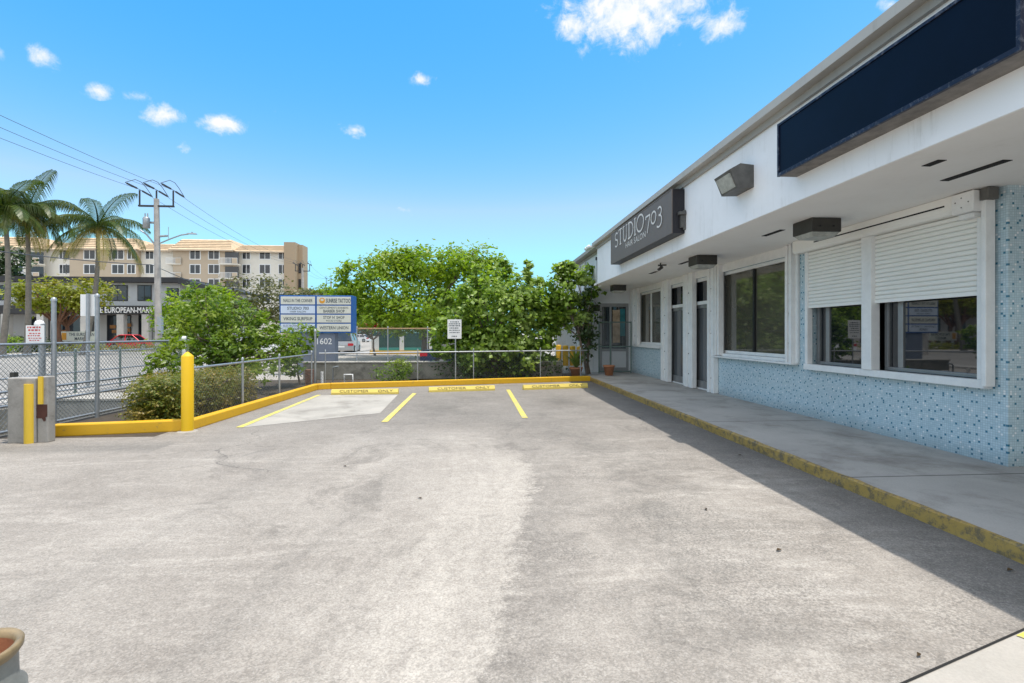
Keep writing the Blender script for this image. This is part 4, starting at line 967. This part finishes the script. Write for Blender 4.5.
for v in (254.8,269.2,283.6,298):
    for (u0, u1, hi) in ((-30,-20,1),(128,135,1),(60,66,0),(243,250,0),(279,286,0),(-10,-1,1),(15,23,1),(67,74.5,0),(84.5,95,1),(112.5,123.5,1),(146,153.5,0),(190.5,200,1),(209,219,1),(260,270,0)):
        Yq = YA-(1.2 if hi else 0); k = Yq/YA
        win(u0, v-4.2, u1, v+4, t, Y=Yq, fm='white', bars=1, d=.06)
    for (u0, u1, hi) in ((29,46,0),(171,185.5,0),(223,241,1)):
        Yq = YA-(1.2 if hi else 1.1 if u0 == 29 else 0)
        if u0 == 29: Yq = YA-1.2
        a, b = W(u0,v+9.6,Yq), W(u1,v-2.5,Yq)
        m = MB(); m.box((a.x+.4,Yq-.07,a.z+.1),(b.x-.4,Yq-.004,b.z)); m.build('balcony_door', M['glass_far'], t)
        m = MB(); m.box((a.x,Yq-1.5,a.z-.2),(b.x,Yq-.08,a.z)); BS = m.build('balcony', M['cream'], t)
        m = MB(); hgt = 1.05
        for i in range(15): x = a.x+(b.x-a.x)*i/14; m.box((x-.03,Yq-1.5,a.z+.001),(x+.03,Yq-1.44,a.z+hgt-.06))
        m.box((a.x,Yq-1.53,a.z+hgt-.06),(b.x,Yq-1.42,a.z+hgt)); m.build('railing', M['white'], BS)
        m = MB(); m.box((b.x-.9,Yq-1.56,a.z+.001),(b.x,Yq-1.531,a.z+hgt-.07)); m.build('parapet', M['tan'], BS)

# teal screen ground beyond the tall fence
YT = 38.0; xa, xb = W(373,345,YT).x, W(520,345,YT).x
t = thing('teal_screen', ((xa+xb)/2,YT,0), 'teal screen wall with white posts on a yellow edged plinth', 'screen wall')
m = MB(); m.box((xa-.2,YT-.25,0),(xb,YT+.5,.28)); m.build('plinth', M['yellow'], t)
m = MB(); m.box((xa,YT-.1,.282),(xb,YT+.2,.5)); m.build('teal_band', M['teal'], t)
m = MB(); m.box((xa,YT,.502),(xb,YT+.06,W(390,333,YT).z)); m.build('screen', M['tealdark'], t)
for u in (377,402,430,460,490):
    x = W(u,345,YT).x; m = MB(); m.box((x-.17-(.25 if u == 377 else 0),YT-.16,.284),(x+.17,YT-.102,W(u,336,YT).z)); m.build('post', M['white'], t)

# ------------------------------------------------------------------ cars
def car(name, label, loc, rz, paint, L=4.6, Wd=1.8, Hh=1.45, suv=False):
    t = thing(name, loc, label, 'car', None, rz); h = Wd/2; zs = .9 if not suv else 1.02
    b = MB(); pr = [(-L/2,.32),(-L/2+.05,.22),(L/2-.1,.22),(L/2,.35),(L/2-.02,.62),(L/2-.35,zs-.16),(L*.18,zs),(-L*.34,zs+.02),(-L/2+.06,zs-.04),(-L/2,.7)]
    ins = [.06 if z > .6 else .03 for _, z in pr]
    lo = [(x,-h+i,z) for (x, z), i in zip(pr, ins)]; hi = [(x,h-i,z) for (x, z), i in zip(pr, ins)]
    n = len(pr); b.face(lo); b.face(hi[::-1])
    for k in range(n): b.face([lo[k], hi[k], hi[(k+1)%n], lo[(k+1)%n]])
    b.build('body', M[paint], t, world=False, bevel=.05)
    rb = (-L*.48 if suv else -L*.40); ft = L*.20; r0, r1 = (-L*.44, L*.02) if suv else (-L*.24, L*.04)
    def cab(mb, e0, e1, zb, zt): mb.hexa([(rb+e0,-h+.1,zb),(ft-e0,-h+.1,zb),(ft-e0,h-.1,zb),(rb+e0,h-.1,zb)],[(r0+e1,-h+.28,zt),(r1-e1,-h+.28,zt),(r1-e1,h-.28,zt),(r0+e1,h-.28,zt)])
    g_ = MB(); cab(g_, 0, 0, zs, Hh-.06); g_.build('windows', M['glass_dark'], t, world=False)
    r = MB(); r.hexa([(r0-.03,-h+.26,Hh-.06),(r1+.03,-h+.26,Hh-.06),(r1+.03,h-.26,Hh-.06),(r0-.03,h-.26,Hh-.06)],[(r0+.1,-h+.34,Hh),(r1-.1,-h+.34,Hh),(r1-.1,h-.34,Hh),(r0+.1,h-.34,Hh)])
    for s in (-1, 1):
        for (xa, xb) in ((rb, r0), (ft, r1), ((rb+ft)/2, (r0+r1)/2)):
            r.tube([(xa,s*(h-.095),zs-.01),(xb,s*(h-.275),Hh-.05)], .045, 6)
    r.build('roof', M[paint], t, world=False)
    for x in (-L*.31, L*.31):
        for s in (-1, 1):
            w_ = MB(); y = s*(h-.1); w_.tube([(x,y-.11,.32),(x,y+.11,.32)], .32, 18); o = w_.build('wheel', M['tyre'], t, world=False)
            w_ = MB(); w_.tube([(x,y+s*.105,.32),(x,y+s*.125,.32)], .2, 12); w_.build('rim', M['silverpaint'], o, world=False)
    for s in (-1, 1):
        m = MB(); m.box((-L/2-.012,s*(h-.42),.62),(-L/2+.08,s*(h-.04),.82)); m.box((-L/2+.02,s*(h-.1),.64),(-L/2+.3,s*(h-.02),.80)); m.build('tail_light', M['taillight'], t, world=False)
        m = MB(); m.box((L/2-.12,s*(h-.5),.56),(L/2+.01,s*(h-.12),.70)); m.build('headlight', M['lens'], t, world=False)
    for x, pm in ((-L/2-.006,'white'),):
        m = MB(); m.box((x-.012,-.26,.5),(x+.0,.26,.62)); m.build('number_plate', M[pm], t, world=False)
    return t
car('red_car', 'red car parked in front of the market windows', (W(134,345,50).x,50,0), R(8), 'redpaint', L=4.0, Hh=1.5)
car('silver_suv', 'silver sport utility car seen from behind beside the sign pedestal', (W(346,345,41).x,41,0), R(96), 'silverpaint', L=4.6, Wd=1.85, Hh=1.75, suv=True)
car('white_car', 'white car far away on the road beyond the silver car', (W(359,338,92).x,92,0), R(165), 'whitepaint', L=4.5)
cx_ = W(423,355,21.5).x; car('blue_car', 'dark blue car behind the old wall with its red tail light showing', (cx_+2.3,21.5,0), R(2), 'navypaint', L=4.7, Hh=1.42)
car('pale_car', 'pale car mostly hidden behind the leafy shrub at the left', (W(272,345,36).x,36,0), R(10), 'whitepaint', L=4.6)

# ------------------------------------------------------------------ utility poles and wires
def util_pole(label, u, Y, vt, w, arm=True, light=False, gear=False, dz=0):
    b = W(u,333,Y); zt = W(u,vt,Y).z; x = b.x
    sc_p = .8
    t = thing('utility_pole', (x,Y,0), label, 'utility pole', 'power poles along the street')
    m = MB(); m.tube([(x+.15,Y,-.0),(x,Y,zt)], w, 12, w*.72); m.build('pole', M['wood'], t)
    pts = []
    if arm:
        m = MB(); m.box((x-1.1,Y-.09,zt-.52),(x+1.1,Y+.06,zt-.42))
        for dx in (-1.05, 0, 1.05): m.tube([(x+dx,Y,zt-.42 if dx else zt),(x+dx,Y,zt+.55)], .055, 6)
        m.build('crossarm', M['darkmetal'], t)
        for dx in (-1.05, 0, 1.05):
            m = MB(); pts.append(Vector((x+dx,Y,zt+.6)))
            P0 = Vector((x+dx,Y,zt+.6))
            for s in (-1,1):
                dv = Vector((-.13*s, s, -.02)).normalized()
                for k in range(7): m.tube([P0+dv*(.35+k*.16), P0+dv*(.43+k*.16)], .062, 6)
                m.tube([P0, P0+dv*1.6], .02, 5)
            e0, e1 = P0+Vector((.2,-1.55,0)), P0+Vector((-.2,1.55,-.03))
            m.tube([e0, e0.lerp(e1,.25)+Vector((.15,0,.42)), e0.lerp(e1,.5)+Vector((.1,0,.5)), e0.lerp(e1,.75)+Vector((0,0,.38)), e1], .02, 5)
            m.build('insulator', M['cable'], t)
    if gear:
        m = MB(); m.lathe((x-.5,Y-.2,zt-1.95),[(0,0),(.2,0),(.2,.62),(.16,.70),(0,.72)],14); m.box((x-.5,Y-.1,zt-1.6),(x-.1,Y+.1,zt-1.5)); m.tube([(x-.58,Y-.2,zt-1.23),(x-.58,Y-.2,zt-1.0)], .04, 6); m.tube([(x-.42,Y-.2,zt-1.23),(x-.42,Y-.2,zt-1.0)], .04, 6); m.build('transformer', M['galv'], t)
        m = MB(); m.tube([(x-.1,Y,zt-3.0),(x-.6,Y,zt-2.35),(x-1.0,Y,zt-2.05)], .05, 6); m.tube([(x+.1,Y,zt-2.45),(x+.7,Y,zt-2.4)], .07, 6); m.build('fuse_bracket', M['galv'], t)
        m = MB(); m.box((x+.2,Y-.25,1.6),(x+.45,Y-.02,2.7)); m.build('meter_box', M['galv'], t)
    if light:
        a = Vector((x+.1,Y,zt-2.95)); m = MB(); m.tube([a, a+Vector((.9,-.2,.32)), a+Vector((1.6,-.3,.55)), a+Vector((2.1,-.35,.62))], .045, 8); m.tube([a+Vector((.75,-.17,.28)), a+Vector((.75,-.17,1.1))], .02, 6); LA = m.build('lamp_arm', M['galv'], t)
        m = MB(); c = a+Vector((2.35,-.38,.64)); m.hexa([c+Vector(q)*.6 for q in ((-.5,-.12,-.06),(.5,-.15,-.08),(.5,.15,-.08),(-.5,.12,-.06))],[c+Vector(q)*.6 for q in ((-.5,-.08,.06),(.4,-.1,.05),(.4,.1,.05),(-.5,.08,.06))]); m.tube([c+Vector((0,0,.03)), c+Vector((0,0,.1))], .05, 8); m.build('lamp_head', M['galv'], LA)
    return t, pts, zt, x
t1, p1, zt1_, xp1 = util_pole('tall pale wooden power pole with transformer and street lamp arm', 156.5, 33, 199, .21, True, True, True)
t2, p2, zt2_, xp2 = util_pole('slim power pole with crossarm standing behind the tenant sign', 302.5, 75, 268, .24)
t3, p3, zt3_, xp3 = util_pole('small far power pole above the right end of the tenant sign', 331, 110, 281, .22)
def wire(pts, label, sag, r=.011, group='overhead wires along the street'):
    m = MB(); full = []
    for a, b in zip(pts[:-1], pts[1:]):
        for i in range(17):
            f = i/16; p = a.lerp(b, f); p.z -= sag*4*f*(1-f); full.append(p)
    full = [p for i, p in enumerate(full) if i == 0 or (p-full[i-1]).length > 1e-4]
    m.tube(full, r, 5); return tag(m.build('overhead_wire', M['cable']), label, 'wire', group)
for i, lb in enumerate(('left','middle','right')):
    back = Vector((-18.2+(i-1)*1.3, -6, p1[i].z+.2))
    wire([back, p1[i], p2[i], p3[i]], 'thin black overhead wire on the '+lb+' insulator of the tall pole', .9)
wire([Vector((-19.5,-6,6.2)), Vector((xp1-.3,33,6.1)), Vector((xp2,75,6.4)), Vector((xp3,110,6.4))], 'low thick black cable crossing the tall pole at half height', 1.2, .024)

# ================================================================== VEGETATION
def palm(label, ut, vt, ub, Y, seed, nf=24, L=4.3, wind=-.25, dry=3, size=1.0):
    c = W(ut,vt,Y); b = W(ub,340,Y); b.z = 0
    r = random.Random(seed)
    t = thing('palm_tree', tuple(b), label, 'palm tree', 'coconut palms by the street')
    tr = MB(); n = 14; pts = []
    for i in range(n+1):
        f = i/n; p = b.lerp(c, f); p.x += math.sin(f*math.pi)*(.35)*(1 if ub < ut else .3); pts.append(p)
    tr.tube(pts, [.19-.075*min(1, i/n*1.1)+(.08 if i == 0 else 0) for i in range(n+1)], 10); tr.build('trunk', M['palmbark'], t)
    fr = MB(); dr_ = MB()
    for k in range(nf):
        a = 2*math.pi*(k*.618034); el = R(66-(k/nf)*92+r.uniform(-9,9)); m = dr_ if k >= nf-dry else fr
        ll = L*size*r.uniform(.82,1.1); p = Vector(c); d = Vector((math.cos(a)*math.cos(el), math.sin(a)*math.cos(el), math.sin(el)))
        segs_ = 12; P = [p.copy()]
        for s in range(segs_):
            d = (d+Vector((wind*.16, 0, -.10-.11*s/segs_))).normalized(); p = p+d*(ll/segs_); P.append(p.copy())
        m.tube(P, [.05*(1-i/segs_)+.008 for i in range(segs_+1)], 4, cap=False)
        for s in range(2, segs_*5):
            f = s/(segs_*5); i = int(f*segs_); q = P[i].lerp(P[min(i+1,segs_)], f*segs_-i)
            dd = (P[min(i+1,segs_)]-P[i]).normalized(); side = dd.cross(Vector((0,0,1)))
            side = side.normalized() if side.length > 1e-3 else Vector((1,0,0))
            up = side.cross(dd)
            wl = (.95*math.sin(math.pi*min(1, f*.85+.12))**.7+.12)*size*r.uniform(.85,1.12)
            for sg in (-1, 1):
                ld = (side*sg*.75+dd*.75+Vector((wind*.35,0,-.35))+up*.1).normalized(); mid = q+ld*wl*.55; tip = q+(ld+Vector((wind*.5,0,-.75))).normalized()*wl
                wv = dd*.025*size
                m.face([q-wv*.6, q+wv*.6, mid+wv, mid-wv]); m.face([mid-wv, mid+wv, tip])
    fr.build('crown', M['leaf_palm'], t)
    if dry: dr_.build('dry_fronds', M['leaf_palmdry'], t)
    for k in range(7):
        co = MB()
        a = r.uniform(0,6.28); q = c+Vector((math.cos(a)*.35, math.sin(a)*.35, -.35+r.uniform(-.15,.1))); co.lathe(tuple(q), [(0,-.16),(.1,-.1),(.13,0),(.1,.1),(0,.15)], 8); co.build('coconut', M['leaf_olive'], t)
    return t
palm('coconut palm at the left picture edge with its crown cut by the frame', 4, 208, 1, 34, 3, L=3.2, nf=19, dry=2)
palm('tall coconut palm with dense dark crown, second from the left edge', 27, 210, 27, 36, 5, L=3.3, nf=22)
palm('leaning coconut palm with drooping yellow fronds next to the power pole', 98, 226, 83, 38, 9, L=4.2, nf=20, wind=-.18, dry=4)

plant('bright_tree', 'big bright green spreading tree beyond the old wall', 'tree',
      [blob(400,285,31,50,32),blob(360,282,30,25,20),blob(470,280,32,45,30),blob(430,265,31,45,18),blob(395,265,31,30,16),blob(480,266,32,24,18),blob(355,300,30,20,20),blob(420,312,31,62,18),blob(395,322,30,34,12),blob(450,325,30,36,14),blob(480,310,31,26,22)],
      620, 38, .30, 21, 'leaf_bright', 'bark', (W(425,340,31).x,31,0), .26, 14, cs=.17)
plant('broad_leaf_shrub', 'tall leaning fig like shrub with broad pale leaves behind the end fence', 'shrub',
      [blob(497,318,16.9,40,46,1.0),blob(460,312,16.8,22,30,.9),blob(525,300,17.2,22,30,.8),blob(500,352,16.8,45,26,.9),blob(540,335,17.6,18,34,.7),blob(470,350,16.6,26,22,.8),blob(445,345,16.5,16,22,.5),blob(478,275,16.9,7,12,.3),blob(505,268,16.9,6,12,.3),blob(527,274,17.2,6,14,.3),blob(445,300,16.8,8,12,.3)],
      470, 32, .19, 31, 'leaf_fig', 'bark', (W(500,378,16.8).x,16.8,0), .06, 12, trunks=4, cs=.17, asp=.7, shell=.4)
plant('corner_shrub', 'slender broad leaved tree at the corner of the shop row', 'tree',
      [blob(562,292,17.4,20,26,.6),blob(585,285,17.2,12,20,.4),blob(576,314,17.4,20,18,.55),blob(553,316,17.6,16,20,.6),blob(566,268,17.4,9,9,.35)],
      170, 30, .18, 37, 'leaf_fig', 'bark', (W(588,376,16.9).x,16.9,0), .05, 9, cs=.2, asp=.7, shell=.4)
plant('dark_creeper', 'dark leaved creeper climbing below the corner of the shop row', 'shrub',
      [blob(588,322,17.2,11,24,.3),blob(586,345,17.2,8,18,.25),blob(586,300,17.2,8,16,.3)],
      70, 16, .16, 41, 'leaf_dark', 'bark', (W(590,376,17.2).x,17.2,0), .05, 6, cs=.3)
plant('leafy_shrub', 'tall loose leafy shrub behind the low fence at the left', 'shrub',
      [blob(205,322,13.6,30,30,.8),blob(180,345,13.2,22,28,.7),blob(240,335,13.8,30,24,.8),blob(205,300,13.8,22,16,.6),blob(272,350,14.4,26,22,.75),blob(288,362,14.8,17,18,.5),blob(262,335,14.3,18,14,.5),blob(258,368,13.0,24,14,.5),blob(222,352,13.2,24,20,.6),blob(230,360,13.2,36,20,.6),blob(252,318,14.2,18,18,.6),blob(290,362,14.8,12,16,.4)],
      360, 32, .14, 45, 'leaf_shrub', 'bark', (W(225,385,13.6).x,13.6,0), .055, 12, trunks=4, cs=.17, asp=.42, shell=.4)
plant('sign_shrub', 'thin leafy shrub in front of the sign pedestal', 'shrub',
      [blob(300,338,15.6,13,14,.35),blob(293,352,15.4,10,16,.3),blob(312,331,15.6,6,7,.3)], 40, 17, .15, 49, 'leaf_shrub', 'bark', (W(300,378,15.5).x,15.5,0), .03, 6, cs=.28)
plant('sapling', 'small leafy sapling leaning on the near fence left of the bollard', 'shrub',
      [blob(162,366,11.0,12,14,.3),blob(178,350,11.2,10,14,.3)], 30, 15, .13, 53, 'leaf_shrub', 'bark', (W(172,405,11.2).x,11.2,0), .02, 6, cs=.3)
hb = []
for (y, xa, xb) in ((8.62,-5.80,-5.3),(8.95,-5.95,-5.28),(9.4,-6.2,-5.3),(10.0,-6.5,-5.32),(10.6,-6.7,-5.34),(11.2,-6.8,-5.36),(11.8,-6.8,-5.38)):
    n_ = 3
    for i in range(n_):
        for z in (.22,.56): hb.append(((xa+(xb-xa)*(i+.5)/n_, y, z), ((xb-xa)/n_*.62+.05, .36, .27)))
plant('clipped_hedge', 'low clipped hedge with brownish top behind the low fence', 'hedge', hb, 2600, 16, .055, 57, 'leaf_hedge', 'bark', (-5.6,10,0), .03, 14, trunks=4, cs=.22, shell=.8, up=.9)
plant('low_bush', 'low dark green bush before the old wall at the end fence', 'shrub', [blob(392,371,16.2,19,11,.4),blob(403,368,16.3,10,10,.35)], 60, 18, .10, 61, 'leaf_shrub', 'bark', (W(393,378,16.2).x,16.2,0), .02, 7, cs=.3)
plant('under_bush', 'dark undergrowth below the broad leaved shrub at the end fence', 'shrub', [blob(480,368,16.3,50,10,.4),blob(530,368,16.7,30,11,.4)], 80, 17, .12, 63, 'leaf_dark', 'bark', (W(500,380,16.4).x,16.4,0), .02, 9, cs=.3)
plant('olive_tree', 'olive brown feathery tree between the tenant sign and the apartment block', 'tree',
      [blob(250,300,46,30,26),blob(275,305,47,22,22),blob(232,312,45,22,18)], 130, 34, .34, 67, 'leaf_olive', 'bark', (W(252,345,46).x,46,0), .25, 9, cs=.22)
plant('yellow_tree', 'low spreading yellow green tree with reddish trunks before the market', 'tree',
      [blob(62,292,47,42,12,2.6),blob(88,296,47,22,16,2.2),blob(38,295,47,22,14,2.0),blob(66,304,47,26,9,1.8)], 150, 32, .36, 71, 'leaf_yellow', 'barkred', (W(68,345,47).x,47,0), .2, 10, trunks=3, cs=.2)
plant('small_palm_shrub', 'dark bushy tree beside the palms in front of the apartment block', 'tree', [blob(8,265,62,17,20),blob(-8,275,62,16,22)], 90, 34, .45, 73, 'leaf_dark', 'bark', (W(6,345,62).x,62,0), .3, 7, cs=.2)
plant('green_tree', 'mid green tree behind the leafy shrub at the right end of the market', 'tree', [blob(190,310,40,28,18),blob(215,300,41,18,14),blob(180,325,40,20,18)], 130, 32, .32, 79, 'leaf_bright', 'bark', (W(192,345,40).x,40,0), .22, 8, cs=.22)
plant('bougainvillea', 'yellowish bush with red flowers beside the rusty topped fence', 'shrub', [blob(372,320,35,14,12),blob(395,322,35,14,12),blob(352,318,36,10,16)], 90, 30, .25, 83, 'leaf_yellow', 'bark', (W(375,345,35).x,35,0), .08, 8, cs=.25)
mb, _ = crown([blob(371,325,34,6,4),blob(433,322,30,4,4)], 12, 16, .22, 87, cs=.25); mb.build('flowers', M['flower'], bpy.data.objects['bougainvillea'])
gb = [('rounded green tree behind the left half of the tenant sign',310,302,62,20,12,'leaf_olive'),('dark green tree rising behind the right end of the tenant sign',352,300,58,12,16,'leaf_bright'),('far green tree just left of the small far power pole',322,297,95,12,12,'leaf_bright'),('wide dark tree behind the white far car',372,322,120,30,14,'leaf_dark'),('far olive tree right of the stair tower',312,312,80,16,14,'leaf_olive')]
for i, (lb, u, v, Y, ru, rv, lm) in enumerate(gb):
    plant('background_tree', lb, 'tree', [blob(u,v,Y,ru,rv),blob(u-ru*.6,v+rv*.6,Y,ru*.7,rv*.8),blob(u+ru*.6,v+rv*.6,Y,ru*.7,rv*.8)], 90, 30, .012*Y*.5+.1, 91+i, lm, 'bark', (W(u,345,Y).x,Y,0), .3, 7, 'trees far behind the tenant sign', cs=.25)
# hedges of the market forecourt
plant('green_hedge', 'bright clipped hedge at the left edge in front of the market', 'hedge', [((W(u,343,42).x,42,.7),(1.3,.9,.75)) for u in (-14,-4,4)], 150, 22, .16, 97, 'leaf_bright', 'bark', (W(-2,345,42).x,42,0), .05, 8, cs=.25, shell=.75)
plant('dark_hedge', 'dark low hedge left of the market ground sign', 'hedge', [((W(u,343,44).x,44,.7),(1.4,.9,.7)) for u in (14,24,34)], 120, 20, .18, 98, 'leaf_dark', 'bark', (W(22,345,44).x,44,0), .05, 8, cs=.25, shell=.75)
plant('border_plants', 'strip of low bright plants along the forecourt before the market', 'plants', [((W(u,345,45).x,45,.3),(1.5,.7,.35)) for u in range(44,182,15)], 200, 18, .16, 99, 'leaf_yellow', 'bark', (W(100,345,45).x,45,0), .02, 8, cs=.25, shell=.6)

# fallen leaves on the lot
rr = random.Random(4)
spots = [(640,418,'dry leaf'),(779,550,''),(706,509,''),(919,655,''),(1010,570,''),(665,404,''),(740,455,''),(420,498,''),(345,466,'')]
for i, (u, v, _) in enumerate(spots):
    p = G(u, v, .012); m = MB(); a = rr.uniform(0,3.1); L = .032 if v < 600 else .022; d = Vector((math.cos(a), math.sin(a), 0)); s = Vector((-d.y, d.x, 0))
    m.face([p-d*L, p+s*L*.4+Vector((0,0,.012)), p+d*L, p-s*L*.4+Vector((0,0,.006))])
    where = ['far along the shop kerb','in the sunlit middle of the lot right side','halfway along the shop kerb','near the pale apron','at the right edge in the shade','by the far wheel stop side of the kerb','in the shadow of the roof','in the left half of the lot','far out in the left half of the lot'][i]
    tag(m.build('dry_leaf', M['dryleaf']), 'small dry leaf lying '+where, 'leaf', 'dry leaves on the lot')

# ================================================================== LIGHT
sd = Vector((.168, -.05, 1)).normalized()          # towards the sun
el = math.asin(sd.z); azm = math.atan2(sd.x, sd.y)
sun_d = bpy.data.lights.new('sun', 'SUN'); sun_d.energy = 2.45; sun_d.angle = R(.5); sun_d.color = (1, .945, .87)
sun = bpy.data.objects.new('sun', sun_d); COL.objects.link(sun); sun.rotation_euler = sd.to_track_quat('Z', 'Y').to_euler()
w = bpy.data.worlds.new('World'); scene.world = w; w.use_nodes = True; nt = w.node_tree
bg = nt.nodes['Background']; bg.inputs['Strength'].default_value = .15
sky = N(nt, 'ShaderNodeTexSky'); sky.sky_type = 'NISHITA'; sky.sun_disc = False; sky.sun_elevation = el; sky.sun_rotation = azm
sky.air_density = 1.0; sky.dust_density = .3; sky.ozone_density = 1.5; sky.altitude = 10
sep = N(nt, 'ShaderNodeSeparateColor'); nt.links.new(sky.outputs[0], sep.inputs[0])   # grade of the sky's own colour: deeper, more cyan blue
hs = N(nt, 'ShaderNodeCombineColor')
nt.links.new(math_(nt, 'MINIMUM', math_(nt, 'MULTIPLY', math_(nt, 'POWER', sep.outputs[0], 3.0), .18), 1.72), hs.inputs[0])
nt.links.new(math_(nt, 'MINIMUM', math_(nt, 'MULTIPLY', math_(nt, 'POWER', sep.outputs[1], .95), .91), 3.7), hs.inputs[1])
nt.links.new(math_(nt, 'MULTIPLY', math_(nt, 'POWER', sep.outputs[2], .4), 2.3), hs.inputs[2])
gen = N(nt, 'ShaderNodeTexCoord').outputs['Generated']
def vdot(a, v):
    n = N(nt, 'ShaderNodeVectorMath'); n.operation = 'DOT_PRODUCT'; nt.links.new(a, n.inputs[0]); n.inputs[1].default_value = v; return n.outputs['Value']
cl = [(628,12,66,34,1.0),(573,27,22,15,.9),(655,-8,60,30,1),(718,25,31,15,.85),(224,125,23,12,.95),(162,116,20,13,.9),(99,91,14,8,.6),(136,97,13,7,.5),(42,57,17,14,.65),(420,80,14,6,.6),(355,130,15,7,.75),(408,209,12,8,.35),(-2,52,8,14,.7),(284,112,11,8,.3),(892,4,12,7,.6),(180,147,8,6,.35)]
den = None
for (u, v, ru, rv, s) in cl:
    c = (W(u,v,10)-Vector((0,0,H))).normalized(); rx = (W(u+1,v,10)-W(u,v,10)); rx = (rx-c*rx.dot(c)); px_ = rx.length/ (W(u,v,10)-Vector((0,0,H))).length; rx.normalize(); ry = c.cross(rx).normalized()
    a = vdot(gen, rx/(px_*ru)); b = vdot(gen, ry/(px_*rv*1.0)); fr = math_(nt, 'GREATER_THAN', vdot(gen, c), 0.0)
    rad = math_(nt, 'SQRT', math_(nt, 'ADD', math_(nt, 'MULTIPLY', a, a), math_(nt, 'MULTIPLY', b, b)))
    d = math_(nt, 'MULTIPLY', math_(nt, 'MULTIPLY', math_(nt, 'MAXIMUM', math_(nt, 'SUBTRACT', 1.45, rad), 0.0), s), fr)
    den = d if den is None else math_(nt, 'MAXIMUM', den, d)
nz = noise(nt, gen, 13, 9, .66, .8); nz2 = noise(nt, gen, 40, 7, .65, .4)
nn_ = math_(nt, 'ADD', math_(nt, 'MULTIPLY', math_(nt, 'SUBTRACT', nz, .5), 4.2), math_(nt, 'MULTIPLY', math_(nt, 'SUBTRACT', nz2, .5), 3.4))
msk = math_(nt, 'GREATER_THAN', den, .01)
dd_ = math_(nt, 'MULTIPLY', math_(nt, 'ADD', den, math_(nt, 'MULTIPLY', nn_, .5)), msk)
alpha = N(nt, 'ShaderNodeMapRange'); alpha.interpolation_type = 'SMOOTHSTEP'; nt.links.new(dd_, alpha.inputs[0]); alpha.inputs[1].default_value = .25; alpha.inputs[2].default_value = 1.35
CLOUD = 4.0
ccol = mix(nt, ramp(nt, nz2, .35, .6), (CLOUD*.86,CLOUD*.92,CLOUD*1.0,1), (CLOUD,CLOUD,CLOUD,1))
zz_ = N(nt, 'ShaderNodeSeparateXYZ'); nt.links.new(gen, zz_.inputs[0])          # broken white cloud added out of view, overhead and behind, to fill the shade
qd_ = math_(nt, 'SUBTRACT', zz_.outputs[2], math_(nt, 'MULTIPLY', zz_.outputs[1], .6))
fill_cloud = math_(nt, 'MULTIPLY', ramp(nt, qd_, .38, .62), ramp(nt, noise(nt, gen, 4.5, 7, .62, .4), .36, .54))
base_sky = mix(nt, math_(nt, 'MULTIPLY', fill_cloud, .9), hs.outputs[0], (6.5, 6.3, 6.1))
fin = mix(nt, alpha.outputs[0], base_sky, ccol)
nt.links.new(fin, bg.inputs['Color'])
vs = scene.view_settings; scene.display_settings.display_device = 'sRGB'
vs.view_transform = 'Standard'; vs.look = 'None'; vs.exposure = 0.80; vs.gamma = 1; vs.use_curve_mapping = False
